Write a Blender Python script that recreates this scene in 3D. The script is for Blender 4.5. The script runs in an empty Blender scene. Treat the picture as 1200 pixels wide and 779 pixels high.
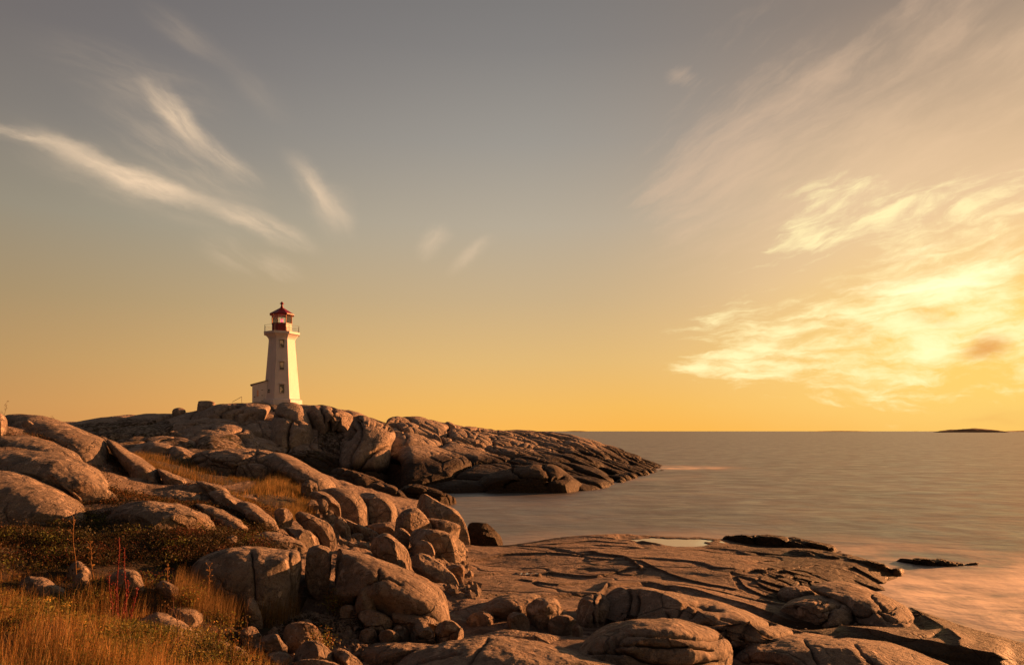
import bpy, math, random
import numpy as np
from math import radians as R

S = bpy.context.scene
COL = S.collection
rng = np.random.RandomState(7)

# ------------------------------------------------------------------ camera
CZ = 6.0                      # camera height above the sea, metres
F = 800.0                     # focal length in photo pixels (1200 wide)
HY = 505.0                    # photo row of the horizon
cam = bpy.data.cameras.new("camera"); camo = bpy.data.objects.new("camera", cam); COL.objects.link(camo)
cam.lens = 24.0; cam.sensor_width = 36.0; cam.shift_y = (HY - 389.5) / 1200.0
cam.clip_start = 0.1; cam.clip_end = 60000
camo.location = (0, 0, CZ); camo.rotation_euler = (R(90), 0, 0)
S.camera = camo

# ------------------------------------------------------------------ exposure / view
EXPO = 1.6
S.view_settings.view_transform = 'Standard'; S.view_settings.look = 'None'
S.view_settings.exposure = EXPO; S.view_settings.gamma = 1.0; S.view_settings.use_curve_mapping = False

# ------------------------------------------------------------------ sun
SUN_AZ, SUN_EL = 60.0, 9.0    # azimuth to the right of the view direction
sl = bpy.data.lights.new("sun", 'SUN'); so = bpy.data.objects.new("sun", sl); COL.objects.link(so)
sl.energy = 5.0; sl.angle = R(0.8); sl.color = (1.0, 0.38, 0.125)
_d = (math.sin(R(SUN_AZ)) * math.cos(R(SUN_EL)), math.cos(R(SUN_AZ)) * math.cos(R(SUN_EL)), math.sin(R(SUN_EL)))
import mathutils
so.rotation_euler = mathutils.Vector(_d).to_track_quat('Z', 'Y').to_euler()
so.location = (40, 30, 30)

# ------------------------------------------------------------------ node helper
class NT:
    def __init__(s, tree): s.t = tree; s.n = tree.nodes; s.l = tree.links
    def add(s, typ, **kw):
        nd = s.n.new(typ)
        for k, v in kw.items(): setattr(nd, k, v)
        return nd
    def put(s, sock, v):
        if isinstance(v, bpy.types.NodeSocket): s.l.new(v, sock)
        elif v is not None:
            try: sock.default_value = v
            except Exception: sock.default_value = (*v, 1.0)
    def m(s, op, a, b=None, c=None, clamp=False):
        nd = s.add('ShaderNodeMath', operation=op); nd.use_clamp = clamp
        for i, v in enumerate((a, b, c)):
            if v is not None: s.put(nd.inputs[i], v)
        return nd.outputs[0]
    def vm(s, op, a, b=None):
        nd = s.add('ShaderNodeVectorMath', operation=op)
        s.put(nd.inputs[0], a)
        if b is not None:
            s.put(nd.inputs['Scale'] if op == 'SCALE' else nd.inputs[1], b)
        return nd.outputs['Value'] if op in ('LENGTH', 'DOT_PRODUCT', 'DISTANCE') else nd.outputs[0]
    def mapr(s, v, a, b, c=0.0, d=1.0, smooth=True):
        nd = s.add('ShaderNodeMapRange'); nd.interpolation_type = 'SMOOTHSTEP' if smooth else 'LINEAR'
        for i, x in enumerate((v, a, b, c, d)): s.put(nd.inputs[i], x)
        return nd.outputs[0]
    def noise(s, vec, scale, detail=4, rough=0.5, dist=0.0, out=0):
        nd = s.add('ShaderNodeTexNoise'); nd.noise_dimensions = '3D'
        if vec is not None: s.put(nd.inputs['Vector'], vec)
        nd.inputs['Scale'].default_value = scale; nd.inputs['Detail'].default_value = detail
        nd.inputs['Roughness'].default_value = rough; nd.inputs['Distortion'].default_value = dist
        return nd.outputs[out]
    def mapping(s, vec, loc=(0,0,0), rot=(0,0,0), sc=(1,1,1), typ='POINT'):
        nd = s.add('ShaderNodeMapping'); nd.vector_type = typ
        s.put(nd.inputs['Vector'], vec)
        nd.inputs['Location'].default_value = loc; nd.inputs['Rotation'].default_value = rot; nd.inputs['Scale'].default_value = sc
        return nd.outputs[0]
    def mix(s, f, a, b, mode='MIX'):
        nd = s.add('ShaderNodeMix'); nd.data_type = 'RGBA'; nd.blend_type = mode
        s.put(nd.inputs[0], f)
        for k, v in ((6, a), (7, b)):
            if isinstance(v, bpy.types.NodeSocket): s.l.new(v, nd.inputs[k])
            else: nd.inputs[k].default_value = (*v[:3], 1.0)
        return nd.outputs[2]
    def ramp(s, f, stops, interp='LINEAR'):
        nd = s.add('ShaderNodeValToRGB'); e = nd.color_ramp; e.interpolation = interp
        while len(e.elements) < len(stops): e.elements.new(0.5)
        for i, (p, c) in enumerate(stops):
            e.elements[i].position = p; e.elements[i].color = (*c[:3], 1.0)
        s.put(nd.inputs[0], f)
        return nd.outputs[0]

def lin(*c):
    return tuple(((x/255)/12.92 if x/255 <= 0.04045 else ((x/255+0.055)/1.055)**2.4) for x in c)

# ------------------------------------------------------------------ world: Sky Texture + evening gradient + cirrus
W = bpy.data.worlds.new("World"); S.world = W; W.use_nodes = True
W.node_tree.nodes.clear()
w = NT(W.node_tree)
def ang(px, py):
    u = (px-600)/F; v = (HY-py)/F
    return math.atan(u), v/math.sqrt(1+u*u)
gen = w.add('ShaderNodeTexCoord').outputs['Generated']
sp = w.add('ShaderNodeSeparateXYZ'); w.put(sp.inputs[0], w.vm('NORMALIZE', gen))
X_, Y_, Z_ = sp.outputs
hyp = w.m('SQRT', w.m('ADD', w.m('MULTIPLY', X_, X_), w.m('MULTIPLY', Y_, Y_)))
el = w.m('DIVIDE', Z_, w.m('MAXIMUM', hyp, 0.02))
az = w.m('ARCTAN2', X_, Y_)
cb = w.add('ShaderNodeCombineXYZ'); w.put(cb.inputs[0], az); w.put(cb.inputs[1], el)
P0 = cb.outputs[0]
# the clear sky, three elevation gradients blended round the compass
e01 = w.m('DIVIDE', w.m('MAXIMUM', el, 0.0), 0.8, clamp=True)
def stops(rows): return [(min(1, max(0, t/0.8)), lin(*c)) for t, c in rows]
left = w.ramp(e01, stops([(0,(230,160,84)),(0.035,(226,166,94)),(0.09,(212,168,106)),(0.17,(190,163,120)),(0.27,(170,160,139)),(0.38,(144,138,131)),(0.50,(124,119,119)),(0.8,(92,90,96))]))
cent = w.ramp(e01, stops([(0,(252,184,84)),(0.035,(246,188,96)),(0.10,(230,188,120)),(0.19,(208,180,138)),(0.30,(188,175,155)),(0.42,(162,156,148)),(0.56,(136,132,130)),(0.8,(104,102,105))]))
rite = w.ramp(e01, stops([(0,(255,186,62)),(0.04,(255,196,84)),(0.10,(250,200,112)),(0.19,(232,190,132)),(0.30,(206,174,142)),(0.42,(174,150,130)),(0.56,(144,128,117)),(0.8,(116,106,102))]))
base = w.mix(w.mapr(az, -0.62, 0.05), left, cent)
base = w.mix(w.mapr(az, 0.0, 0.62), base, rite)
# away from the sun the sky is dusk dark
sd = w.m('COSINE', w.m('SUBTRACT', az, R(50)))
base = w.mix(w.mapr(sd, -0.75, 0.45, 0.9, 0.0), base, lin(92, 78, 74))
base = w.mix(w.mapr(el, 0.75, 1.6, 0.0, 0.8), base, lin(80, 72, 74))
# wispy domain warp
wn = w.noise(w.mapping(P0, sc=(1, 1.6, 1)), 5.0, 5, 0.55, 0, 1)
warp = w.vm('SCALE', w.vm('SUBTRACT', wn, (0.5, 0.5, 0.5)), 0.035)
P = w.vm('ADD', P0, warp)
wn2 = w.noise(w.mapping(P0, sc=(1, 1.6, 1)), 16.0, 4, 0.6, 0, 1)
P = w.vm('ADD', P, w.vm('SCALE', w.vm('SUBTRACT', wn2, (0.5, 0.5, 0.5)), 0.02))
def streak(x0, y0, x1, y1, wid, amt=1.0, fib=6.0, lo=0.38, hi=0.66, seed=0.0):
    """a wisp lying between two directions of the sky, with fibres along it"""
    a = ang(x0, y0); b = ang(x1, y1)
    th = math.atan2(b[1]-a[1], b[0]-a[0]); L = math.hypot(b[0]-a[0], b[1]-a[1])/2
    wd = wid*1.25/F
    q = w.mapping(P, loc=((a[0]+b[0])/2, (a[1]+b[1])/2, 0), rot=(0, 0, th), sc=(L*1.25, wd, 1), typ='TEXTURE')
    mk = w.m('POWER', w.mapr(w.vm('LENGTH', q), 0.0, 1.3, 1.0, 0.0), 1.35)
    rl = w.mapping(P, loc=(seed, seed*.7, seed), rot=(0, 0, -th), sc=(1.0, 1.0, 1.0))
    nz = w.noise(w.mapping(rl, sc=(fib*1.25, fib*6.0, 1)), 1.6, 5, 0.62)
    nz = w.mapr(nz, lo-.05, hi+.08)
    return w.m('MULTIPLY', w.m('MULTIPLY', mk, w.m('MULTIPLY_ADD', nz, 0.80, 0.20)), amt)
def total(lst):
    t = lst[0]
    for x in lst[1:]: t = w.m('ADD', t, x)
    return w.m('MINIMUM', t, 1.0)
cl = total([streak(-60,146,100,176,7,.7,seed=1), streak(60,168,245,240,12,1.0,4,.3,.6,seed=2), streak(250,240,360,286,13,1.0,4,.3,.6,seed=3), streak(20,160,300,262,30,.3,3,seed=41),
            streak(172,95,236,168,14,.95,4,.3,.6,seed=4), streak(215,140,300,215,12,.5,seed=5), streak(120,120,300,230,34,.26,seed=6),
            streak(345,185,408,262,15,.6,4,.3,.6,seed=7), streak(380,220,405,270,22,.3,4,.3,.6,seed=43), streak(170,10,260,70,14,.16,4,.3,.6,seed=44), streak(260,60,340,140,18,.08,4,.3,.6,seed=45), streak(492,300,520,268,12,.45,4,.3,.6,seed=8), streak(528,318,575,284,9,.35,4,.3,.6,seed=9),
            streak(300,300,350,325,12,.4,seed=10), streak(60,60,260,130,30,.18,seed=11), streak(240,278,300,320,18,.25,seed=12)])
base = w.mix(cl, base, lin(250, 218, 182))
def blob(x, y, rx, ry, amt, rot=0):
    a = ang(x, y)
    q = w.mapping(P, loc=(a[0], a[1], 0), rot=(0, 0, rot), sc=(rx/F, ry/F, 1), typ='TEXTURE')
    return w.m('MULTIPLY', w.mapr(w.vm('LENGTH', q), 0, 1, 1, 0), amt)
# cirrus fibres fanning up to the right
a0 = ang(430, 430)
qd = w.vm('SUBTRACT', P, (a0[0], a0[1], 0)); sq = w.add('ShaderNodeSeparateXYZ'); w.put(sq.inputs[0], qd)
th_ = w.m('ARCTAN2', sq.outputs[1], w.m('MAXIMUM', sq.outputs[0], 0.03)); rd = w.vm('LENGTH', qd)
def fan(kr, kt, seed, detail=6, dist=0.3):
    c = w.add('ShaderNodeCombineXYZ'); w.put(c.inputs[0], w.m('MULTIPLY', rd, kr)); w.put(c.inputs[1], w.m('MULTIPLY', th_, kt)); c.inputs[2].default_value = seed
    return w.noise(c.outputs[0], 1.0, detail, 0.62, dist)
NA = w.m('ADD', w.m('MULTIPLY', fan(6.5, 10.0, 1.7), .56), w.m('MULTIPLY', fan(15, 46.0, 5.1, 6, .5), .44))
NB = w.m('ADD', w.m('MULTIPLY', fan(4.0, 6.0, 9.3), .62), w.m('MULTIPLY', fan(9, 30.0, 3.1, 5, .2), .38))
def layer(N, M, lo, hi, k):
    kk = w.m('MULTIPLY', M, k)
    return w.m('MULTIPLY', w.mapr(N, w.m('SUBTRACT', lo, kk), w.m('SUBTRACT', hi, kk)), w.m('MINIMUM', w.m('MULTIPLY', M, 2.2), 1.0))
MV = total([blob(1130, 120, 560, 300, .8), blob(960, 170, 320, 150, .5, .3), blob(790, 230, 110, 170, .28), blob(800, 88, 26, 20, .7), blob(1200, 260, 260, 200, .6)])
base = w.mix(w.m('MULTIPLY', layer(NB, MV, .63, .96, .28), .46), base, lin(240, 202, 168))
gl = total([blob(1130, 290, 400, 300, .50, .2), blob(1010, 270, 220, 150, .22)])
base = w.mix(gl, base, lin(252, 216, 168))
gl2 = total([blob(1150, 390, 330, 140, .80, .1), blob(1240, 430, 260, 110, .5)])
base = w.mix(gl2, base, lin(255, 212, 112))
MB_ = total([blob(1115, 325, 280, 130, 1.0, .15), blob(1060, 250, 240, 80, .36, .3), blob(1180, 430, 330, 75, .8, .1), blob(850, 388, 150, 46, 1.0, -.05), blob(985, 412, 200, 56, .9, .15), blob(985, 240, 120, 56, .9, .3), blob(830, 430, 110, 26, .9), blob(940, 345, 150, 30, .25, .2), blob(930, 290, 120, 30, .25, .3), blob(1060, 465, 150, 14, .4)])
br = layer(NA, MB_, .60, .83, .19)
base = w.mix(w.m('MULTIPLY', br, .92), base, tuple(1.2*c for c in lin(255, 238, 178)))
hot = layer(NB, total([blob(1110, 325, 170, 85, .9, .2), blob(1180, 420, 150, 50, .6)]), .60, .80, .22)
base = w.mix(w.m('MULTIPLY', hot, .75), base, tuple(1.4*c for c in lin(255, 246, 196)))
dk = total([streak(1125,412,1185,402,13,.8,6,.3,.5,seed=34), streak(1060,372,1130,380,8,.4,6,seed=35), streak(975,378,1030,392,12,.35,6,seed=36), streak(1120,490,1250,480,8,.4,6,seed=37)])
base = w.mix(dk, base, lin(226, 152, 80))
# the Sky Texture itself, a part of the light
sky = w.add('ShaderNodeTexSky'); sky.sky_type = 'NISHITA'; sky.sun_disc = False
sky.sun_elevation = R(SUN_EL); sky.sun_rotation = R(SUN_AZ); sky.air_density = 1.4; sky.dust_density = 3.0; sky.ozone_density = 1.0
mk = w.m('MULTIPLY', w.mapr(el, 0.0, 0.25), 0.10)
nish = w.vm('MULTIPLY', sky.outputs[0], (0.11, 0.085, 0.06))
base = w.mix(mk, base, nish)
bg = w.add('ShaderNodeBackground'); w.put(bg.inputs[0], base); bg.inputs[1].default_value = 2**(-EXPO)
wo = w.add('ShaderNodeOutputWorld'); w.l.new(bg.outputs[0], wo.inputs[0])
W.cycles.sampling_method = 'MANUAL'; W.cycles.sample_map_resolution = 512

# ------------------------------------------------------------------ small tools
def at(px, py, Y):            # a photo pixel at distance Y -> a point
    return ((px-600)/F*Y, Y, CZ-(py-HY)/F*Y)
def tag(o, label=None, cat=None, group=None, kind=None):
    if label: o['label'] = label
    if cat: o['category'] = cat
    if group: o['group'] = group
    if kind: o['kind'] = kind
    return o
def link_mesh(name, V, Fq, mat, parent=None, smooth=True, origin=None, tris=None, attr=None, colattr=None):
    """V (n,3), Fq (m,4) quads and/or tris (k,3) -> one mesh object"""
    me = bpy.data.meshes.new(name)
    V = np.asarray(V, dtype=np.float32)
    if origin is not None: V = V-np.array(origin, dtype=np.float32)
    parts = []; 
    nq = 0 if Fq is None else len(Fq); nt = 0 if tris is None else len(tris)
    if nq: parts.append(np.asarray(Fq, dtype=np.int32).ravel())
    if nt: parts.append(np.asarray(tris, dtype=np.int32).ravel())
    idx = np.concatenate(parts)
    me.vertices.add(len(V)); me.vertices.foreach_set('co', V.ravel())
    me.loops.add(len(idx)); me.loops.foreach_set('vertex_index', idx)
    me.polygons.add(nq+nt)
    st = np.concatenate([np.arange(nq)*4, nq*4+np.arange(nt)*3]).astype(np.int32)
    me.polygons.foreach_set('loop_start', st)
    me.polygons.foreach_set('use_smooth', np.full(nq+nt, smooth))
    me.update(calc_edges=True); me.validate()
    if attr is not None:
        for k, a in attr.items():
            at_ = me.attributes.new(k, 'FLOAT', 'POINT'); at_.data.foreach_set('value', np.asarray(a, dtype=np.float32).ravel())
    if colattr is not None:
        c = me.color_attributes.new('tint', 'FLOAT_COLOR', 'POINT'); c.data.foreach_set('color', np.asarray(colattr, dtype=np.float32).ravel())
    if mat: me.materials.append(mat)
    o = bpy.data.objects.new(name, me); COL.objects.link(o)
    if origin is not None: o.location = origin
    if parent: o.parent = parent
    return o
def hashf(i, j, k, s=0):
    with np.errstate(over='ignore'):
        h = (i.astype(np.int64)*73856093) ^ (j.astype(np.int64)*19349663) ^ (k.astype(np.int64)*83492791) ^ (s*2654435761 & 0x7fffffff)
        h = (h ^ (h >> 13))*1274126177 & 0x7fffffffffff
        h = h ^ (h >> 16)
        h = h*668265263 & 0x7fffffffffff
        h = h ^ (h >> 15)
    return (h & 0xffffff)/float(0x1000000)
def vnoise(p, s=0):
    """smooth value noise, p (n,3) -> (n,) in -1..1"""
    i = np.floor(p).astype(np.int64); f = p-i; f = f*f*f*(f*(f*6-15)+10)
    r = 0
    for dx in (0, 1):
        wx = f[:, 0] if dx else 1-f[:, 0]
        for dy in (0, 1):
            wy = f[:, 1] if dy else 1-f[:, 1]
            for dz in (0, 1):
                wz = f[:, 2] if dz else 1-f[:, 2]
                r = r+wx*wy*wz*hashf(i[:, 0]+dx, i[:, 1]+dy, i[:, 2]+dz, s)
    return r*2-1
def fbm(p, octv=4, s=0, gain=0.5):
    a = 1; t = 0; r = 0
    for o in range(octv):
        r = r+a*vnoise(p*(2.03**o)+o*17.3, s+o); t += a; a *= gain
    return r/t
def voro(p, s=0, jit=0.9):
    """cellular noise: distance to nearest and second nearest seed, and a random value for the cell"""
    i = np.floor(p).astype(np.int64); n = len(p)
    f1 = np.full(n, 9.0); f2 = np.full(n, 9.0); cid = np.zeros(n)
    for dx in (-1, 0, 1):
        for dy in (-1, 0, 1):
            for dz in (-1, 0, 1):
                c0, c1, c2 = i[:, 0]+dx, i[:, 1]+dy, i[:, 2]+dz
                qx = c0+.5+jit*(hashf(c0, c1, c2, s)-.5); qy = c1+.5+jit*(hashf(c0, c1, c2, s+1)-.5); qz = c2+.5+jit*(hashf(c0, c1, c2, s+2)-.5)
                d = np.sqrt((qx-p[:, 0])**2+(qy-p[:, 1])**2+(qz-p[:, 2])**2)
                near = d < f1
                f2 = np.where(near, f1, np.minimum(f2, d))
                cid = np.where(near, hashf(c0, c1, c2, s+3), cid)
                f1 = np.where(near, d, f1)
    return f1, f2, cid
def sstep(x, a, b):
    t = np.clip((x-a)/(b-a), 0, 1); return t*t*(3-2*t)
def inpoly(px, py, poly):
    ins = np.zeros(px.shape, bool); n = len(poly)
    for i in range(n):
        x0, y0 = poly[i]; x1, y1 = poly[(i+1) % n]
        c = ((y0 > py) != (y1 > py)) & (px < (x1-x0)*(py-y0)/((y1-y0) or 1e-9)+x0)
        ins ^= c
    return ins
def grid_faces(nu, nv, wrap=False):
    a = np.arange(nu*nv).reshape(nu, nv)
    if wrap: a = np.vstack([a, a[:1]])
    return np.stack([a[:-1, :-1], a[1:, :-1], a[1:, 1:], a[:-1, 1:]], -1).reshape(-1, 4)
def grid_normals(G):
    """G (nu,nv,3) -> unit normals of a height sheet or a curtain"""
    du = np.gradient(G, axis=0); dv = np.gradient(G, axis=1)
    n = np.cross(du, dv); n /= np.linalg.norm(n, axis=-1, keepdims=True)+1e-12
    return n

# ------------------------------------------------------------------ materials
def mat(name):
    m = bpy.data.materials.new(name); m.use_nodes = True; m.node_tree.nodes.clear()
    t = NT(m.node_tree); b = t.add('ShaderNodeBsdfPrincipled'); o = t.add('ShaderNodeOutputMaterial')
    t.l.new(b.outputs[0], o.inputs[0]); return m, t, b
def granite(name, c1, c2, wet=0.5, wetband=0.6, lichen=0.5, veg=False, bump=1.0, scale=1.0, wetcol=(0.035, 0.024, 0.015)):
    m, t, b = mat(name)
    pos = t.add('ShaderNodeNewGeometry').outputs['Position']
    n1 = t.noise(pos, 0.55*scale, 5, 0.6); n2 = t.noise(pos, 3.2*scale, 6, 0.62); n3 = t.noise(pos, 60*scale, 3, 0.7)
    K = 0.84; lichen = min(1, lichen*1.35); c1 = (c1[0]*K, c1[1]*K*.98, c1[2]*K*.95); c2 = (c2[0]*K, c2[1]*K*.98, c2[2]*K*.95)
    c = t.mix(t.mapr(n1, 0.35, 0.65), c1, c2)
    c = t.mix(t.mapr(n2, 0.42, 0.68, 0, 0.55), c, tuple(x*0.55 for x in c2))
    # crystals: pale feldspar and black mica flecks
    c = t.mix(t.mapr(n3, 0.56, 0.66, 0, 0.45), c, tuple(min(.6, x*1.7) for x in c1))
    c = t.mix(t.mapr(n3, 0.42, 0.34, 0, 0.6), c, (0.05, 0.045, 0.04))
    n4 = t.noise(pos, 13*scale, 7, 0.75)
    c = t.mix(t.mapr(n4, 0.47, 0.37, 0, 0.7), c, tuple(x*.40 for x in c2))
    c = t.mix(t.mapr(n4, 0.56, 0.66, 0, 0.30), c, tuple(x*1.5 for x in c1))
    # lichen and black algae patches
    l1 = t.noise(pos, 1.6*scale, 8, 0.72, 0.6)
    c = t.mix(t.m('MULTIPLY', t.mapr(l1, 0.55, 0.62), lichen), c, (0.075, 0.066, 0.055))
    l2 = t.noise(t.mapping(pos, loc=(7, 3, 1)), 2.3*scale, 8, 0.7, 0.4)
    c = t.mix(t.m('MULTIPLY', t.mapr(l2, 0.56, 0.61), min(1, lichen*1.2)), c, tuple(min(.5, x*1.6) for x in c1))
    # joints
    wv = t.vm('ADD', pos, t.vm('SCALE', t.vm('SUBTRACT', t.noise(pos, 1.1*scale, 3, .5, 0, 1), (.5, .5, .5)), .9/scale))
    vo = t.add('ShaderNodeTexVoronoi'); vo.feature = 'DISTANCE_TO_EDGE'; vo.inputs['Scale'].default_value = .62*scale; t.put(vo.inputs['Vector'], t.mapping(wv, rot=(.3, .2, .5), sc=(1, .8, 1.5)))
    jt = t.m('MULTIPLY', t.mapr(vo.outputs['Distance'], 0.0, .020, 1, 0), t.mapr(t.noise(pos, .5*scale, 3, .5), .44, .56))
    c = t.mix(t.m('MULTIPLY', jt, .7), c, (.05, .04, .03))
    # iron stain
    l3 = t.noise(t.mapping(pos, loc=(1, 9, 4), sc=(1, 1, .4)), 0.9*scale, 4, 0.6)
    c = t.mix(t.mapr(l3, 0.55, 0.75, 0, 0.4), c, (0.26, 0.14, 0.07))
    # joint dirt from geometry
    at1 = t.add('ShaderNodeAttribute', attribute_name='crack').outputs['Fac']
    c = t.mix(t.m('MULTIPLY', at1, 0.75), c, (0.045, 0.032, 0.022))
    sz = t.add('ShaderNodeSeparateXYZ'); t.put(sz.inputs[0], pos)
    wz = t.m('ADD', sz.outputs[2], t.m('MULTIPLY', t.m('SUBTRACT', t.noise(t.mapping(pos, sc=(1, 1, .3)), 0.5, 5, 0.6), 0.5), 1.6*wetband))
    wz = t.m('SUBTRACT', wz, t.add('ShaderNodeAttribute', attribute_name='swash').outputs['Fac'])
    wetf = t.mapr(wz, wet-wetband*.5, wet+wetband*.5, 1, 0)
    wc = t.mix(t.mapr(t.noise(pos, 4, 5, .6), .4, .7), wetcol, (wetcol[0]*1.6, wetcol[1]*1.4, wetcol[2]*1.1))
    c = t.mix(t.m('MULTIPLY', wetf, 0.97), c, wc)
    if veg:
        va = t.add('ShaderNodeAttribute', attribute_name='veg').outputs['Fac']
        vn = t.noise(pos, 2.5, 6, 0.65)
        vf = t.mapr(t.m('ADD', va, t.m('MULTIPLY', t.m('SUBTRACT', vn, 0.5), 0.9)), 0.4, 0.6)
        vc = t.mix(t.mapr(t.noise(pos, 5, 5, .6), .4, .62), (0.020, 0.014, 0.007), (0.055, 0.032, 0.013))
        vc = t.mix(t.mapr(t.noise(t.mapping(pos, loc=(4, 4, 4)), 1.1, 5, .6), .48, .66), vc, (0.035, 0.034, 0.010))
        c = t.mix(vf, c, vc)
    t.l.new(c, b.inputs['Base Color'])
    rough = t.m('MULTIPLY_ADD', wetf, -0.24, 0.86)
    t.l.new(rough, b.inputs['Roughness'])
    t.l.new(t.m('MULTIPLY_ADD', wetf, -.22, .35), b.inputs['Specular IOR Level'])
    h = t.m('ADD', t.m('MULTIPLY', t.noise(pos, 5*scale, 10, 0.68), 1.0), t.m('MULTIPLY', t.noise(pos, 38*scale, 4, 0.7), 0.26))
    h = t.m('ADD', h, t.m('MULTIPLY', t.mapr(t.noise(pos, 1.4*scale, 6, 0.6, 1.0), .4, .6), 0.5))
    h = t.m('SUBTRACT', h, t.m('MULTIPLY', jt, .5))
    bp = t.add('ShaderNodeBump'); bp.inputs['Strength'].default_value = 1.0*bump; bp.inputs['Distance'].default_value = 0.15/scale
    t.l.new(h, bp.inputs['Height']); t.l.new(bp.outputs[0], b.inputs['Normal'])
    return m
M_ROCK = granite('granite', (0.33, 0.265, 0.215), (0.24, 0.19, 0.155), wet=0.35, wetband=0.4, lichen=0.45)
M_LICHEN = granite('lichen_granite', (0.31, 0.25, 0.20), (0.21, 0.17, 0.14), wet=-5, lichen=0.85)
M_WET = granite('wet_granite', (0.10, 0.07, 0.05), (0.07, 0.05, 0.035), wet=1.6, wetband=0.8, lichen=0.3)
M_HEAD = granite('headland_granite', (0.37, 0.30, 0.25), (0.28, 0.225, 0.185), wet=3.3, wetband=1.2, lichen=0.35, veg=True, scale=0.55, bump=0.8, wetcol=(.022, .015, .010))
M_GROUND = granite('ground_granite', (0.26, 0.20, 0.165), (0.18, 0.138, 0.112), wet=0.42, wetband=0.4, lichen=0.35, veg=True)

def simple(name, col, rough=0.6, metal=0.0, var=0.15, bump=0.1, nscale=4.0, spec=0.4):
    m, t, b = mat(name)
    pos = t.add('ShaderNodeNewGeometry').outputs['Position']
    n = t.noise(pos, nscale, 6, 0.65)
    c = t.mix(t.mapr(n, 0.3, 0.7), tuple(x*(1-var) for x in col), tuple(min(1, x*(1+var)) for x in col))
    t.l.new(c, b.inputs['Base Color']); b.inputs['Roughness'].default_value = rough; b.inputs['Metallic'].default_value = metal
    b.inputs['Specular IOR Level'].default_value = spec
    if bump:
        bp = t.add('ShaderNodeBump'); bp.inputs['Strength'].default_value = bump; bp.inputs['Distance'].default_value = 0.03
        t.l.new(t.noise(pos, nscale*6, 4, .6), bp.inputs['Height']); t.l.new(bp.outputs[0], b.inputs['Normal'])
    return m
# ------------------------------------------------------------------ the catalogue of rocks
# name, label, distance, half depth, lean, outline in photo pixels, options
RK = []
def rk(name, label, Y, T, lean, pts, **o): RK.append((name, label, Y, T, lean, pts, o))
G_B = 'boulders heaped in the gully between the outcrops'
G_S = 'small boulders in a row at the foot of the big whaleback rock'
G_M = 'stones half hidden in the golden grass'
G_H = 'jointed granite masses of the headland'
G_L = 'whaleback outcrops on the grassy left slope'
# left slope
rk('rock_outcrop','dark rounded rock cut by the left edge, highest point of the near left slope',27,1.2,.3,[(-25,492),(-15,484),(-2,483),(5,488),(8,497),(4,505),(-20,508)],g=G_L,lich=1)
rk('rock_outcrop','long lichened whaleback forming the skyline of the near left slope under the dry weed',30,2.5,1.6,[(3,489),(18,485.5),(45,487),(75,495),(103,507),(123,515),(133,530),(142,545),(141,557),(122,552),(95,532),(60,520),(25,512),(2,508)],g=G_L,lich=1)
rk('rock_outcrop','steep tan outcrop on the left slope with a black shadowed cleft along its left face',28.5,1.8,.9,[(125,516),(136,518),(150,527),(168,537),(185,550),(193,562),(193,571),(186,577),(174,574),(163,570),(154,558),(143,548),(133,534)],g=G_L)
rk('stone','small pale stone set in orange grass near the skyline whaleback',29,.3,.2,[(27,494),(33,492),(39,496),(41,503),(35,505),(27,503)],g=G_L)
rk('rock_outcrop','narrow pale slab running down the ridge to the right of the black cleft',27,1.2,1.5,[(184,549),(200,554),(217,561),(225,567),(218,570),(200,567),(190,563)],g=G_L)
rk('rock_outcrop','large orange-lit whaleback with parallel grooves, halfway down the left slope',22.5,2.2,1.3,[(-40,530),(0,527),(40,527),(72,531),(98,541),(125,556),(150,565),(160,571),(160,578),(140,579),(118,580),(103,572),(70,566),(30,562),(-40,556)],g=G_L,lich=1)
rk('rock_outcrop','big shadowed lichen-blotched rock at the left edge above the dark heath band',20,2.2,.9,[(-60,552),(0,550),(30,555),(68,571),(95,588),(112,604),(114,618),(80,622),(0,622),(-60,620)],g=G_L,lich=1)
rk('rock_outcrop','lens-shaped lit rock lying alone above the heath band, centre of the left slope',19,1.7,1.0,[(122,612),(130,601),(142,593),(165,587.5),(190,588),(212,591),(235,600),(250,609),(259,616),(246,618),(225,615),(205,620),(175,624),(145,622)],g=G_L,lich=1)
rk('rock_outcrop','thin flat slab tucked in brown heath above the long tilted slab',25,.8,1.5,[(230,564),(243,565),(260,570),(273,577),(266,578),(248,576),(235,571)],g=G_L)
rk('rock_outcrop','short grooved slab between the thin flat slab and the tilted slab',23.5,.9,1.0,[(243,579),(250,575),(264,575),(274,583),(281,592),(277,601),(266,598),(254,590)],g=G_L)
rk('rock_outcrop','long bright slab tilted down to the right beside the egg-shaped boulder',22,1.2,1.0,[(276,596),(277,589),(286,586),(297,590),(313,602),(328,613),(335,621),(328,625),(313,620),(297,611),(281,606)],g=G_L)
rk('rock_outcrop','low weathered slab between the skyline whaleback and the grooved whaleback',26,2.0,1.8,[(-20,511),(15,509),(45,513),(75,523),(105,538),(130,552),(146,562),(130,562),(100,548),(72,536),(40,529),(-20,528)],g=G_L,lich=1)
rk('rock_outcrop','rough shoulder of bedrock under the cleft outcrop, above the lens-shaped rock',24,1.3,1.4,[(158,577),(180,576),(205,573),(226,577),(238,584),(226,590),(200,587),(172,586)],g=G_L,lich=1)
rk('rock_outcrop','narrow slab in the heath between the lens-shaped rock and the long tilted slab',21,1.1,1.3,[(228,590),(246,592),(266,600),(284,610),(300,621),(288,627),(264,619),(242,606)],g=G_L,lich=1)
rk('boulder','egg-shaped sunlit boulder standing at the top end of the loose boulders',22.5,.5,.2,[(321,605),(322,598),(328,595),(336,595.5),(342,601),(343,608),(339,615),(331,618),(325,613)],g=G_B)
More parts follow.
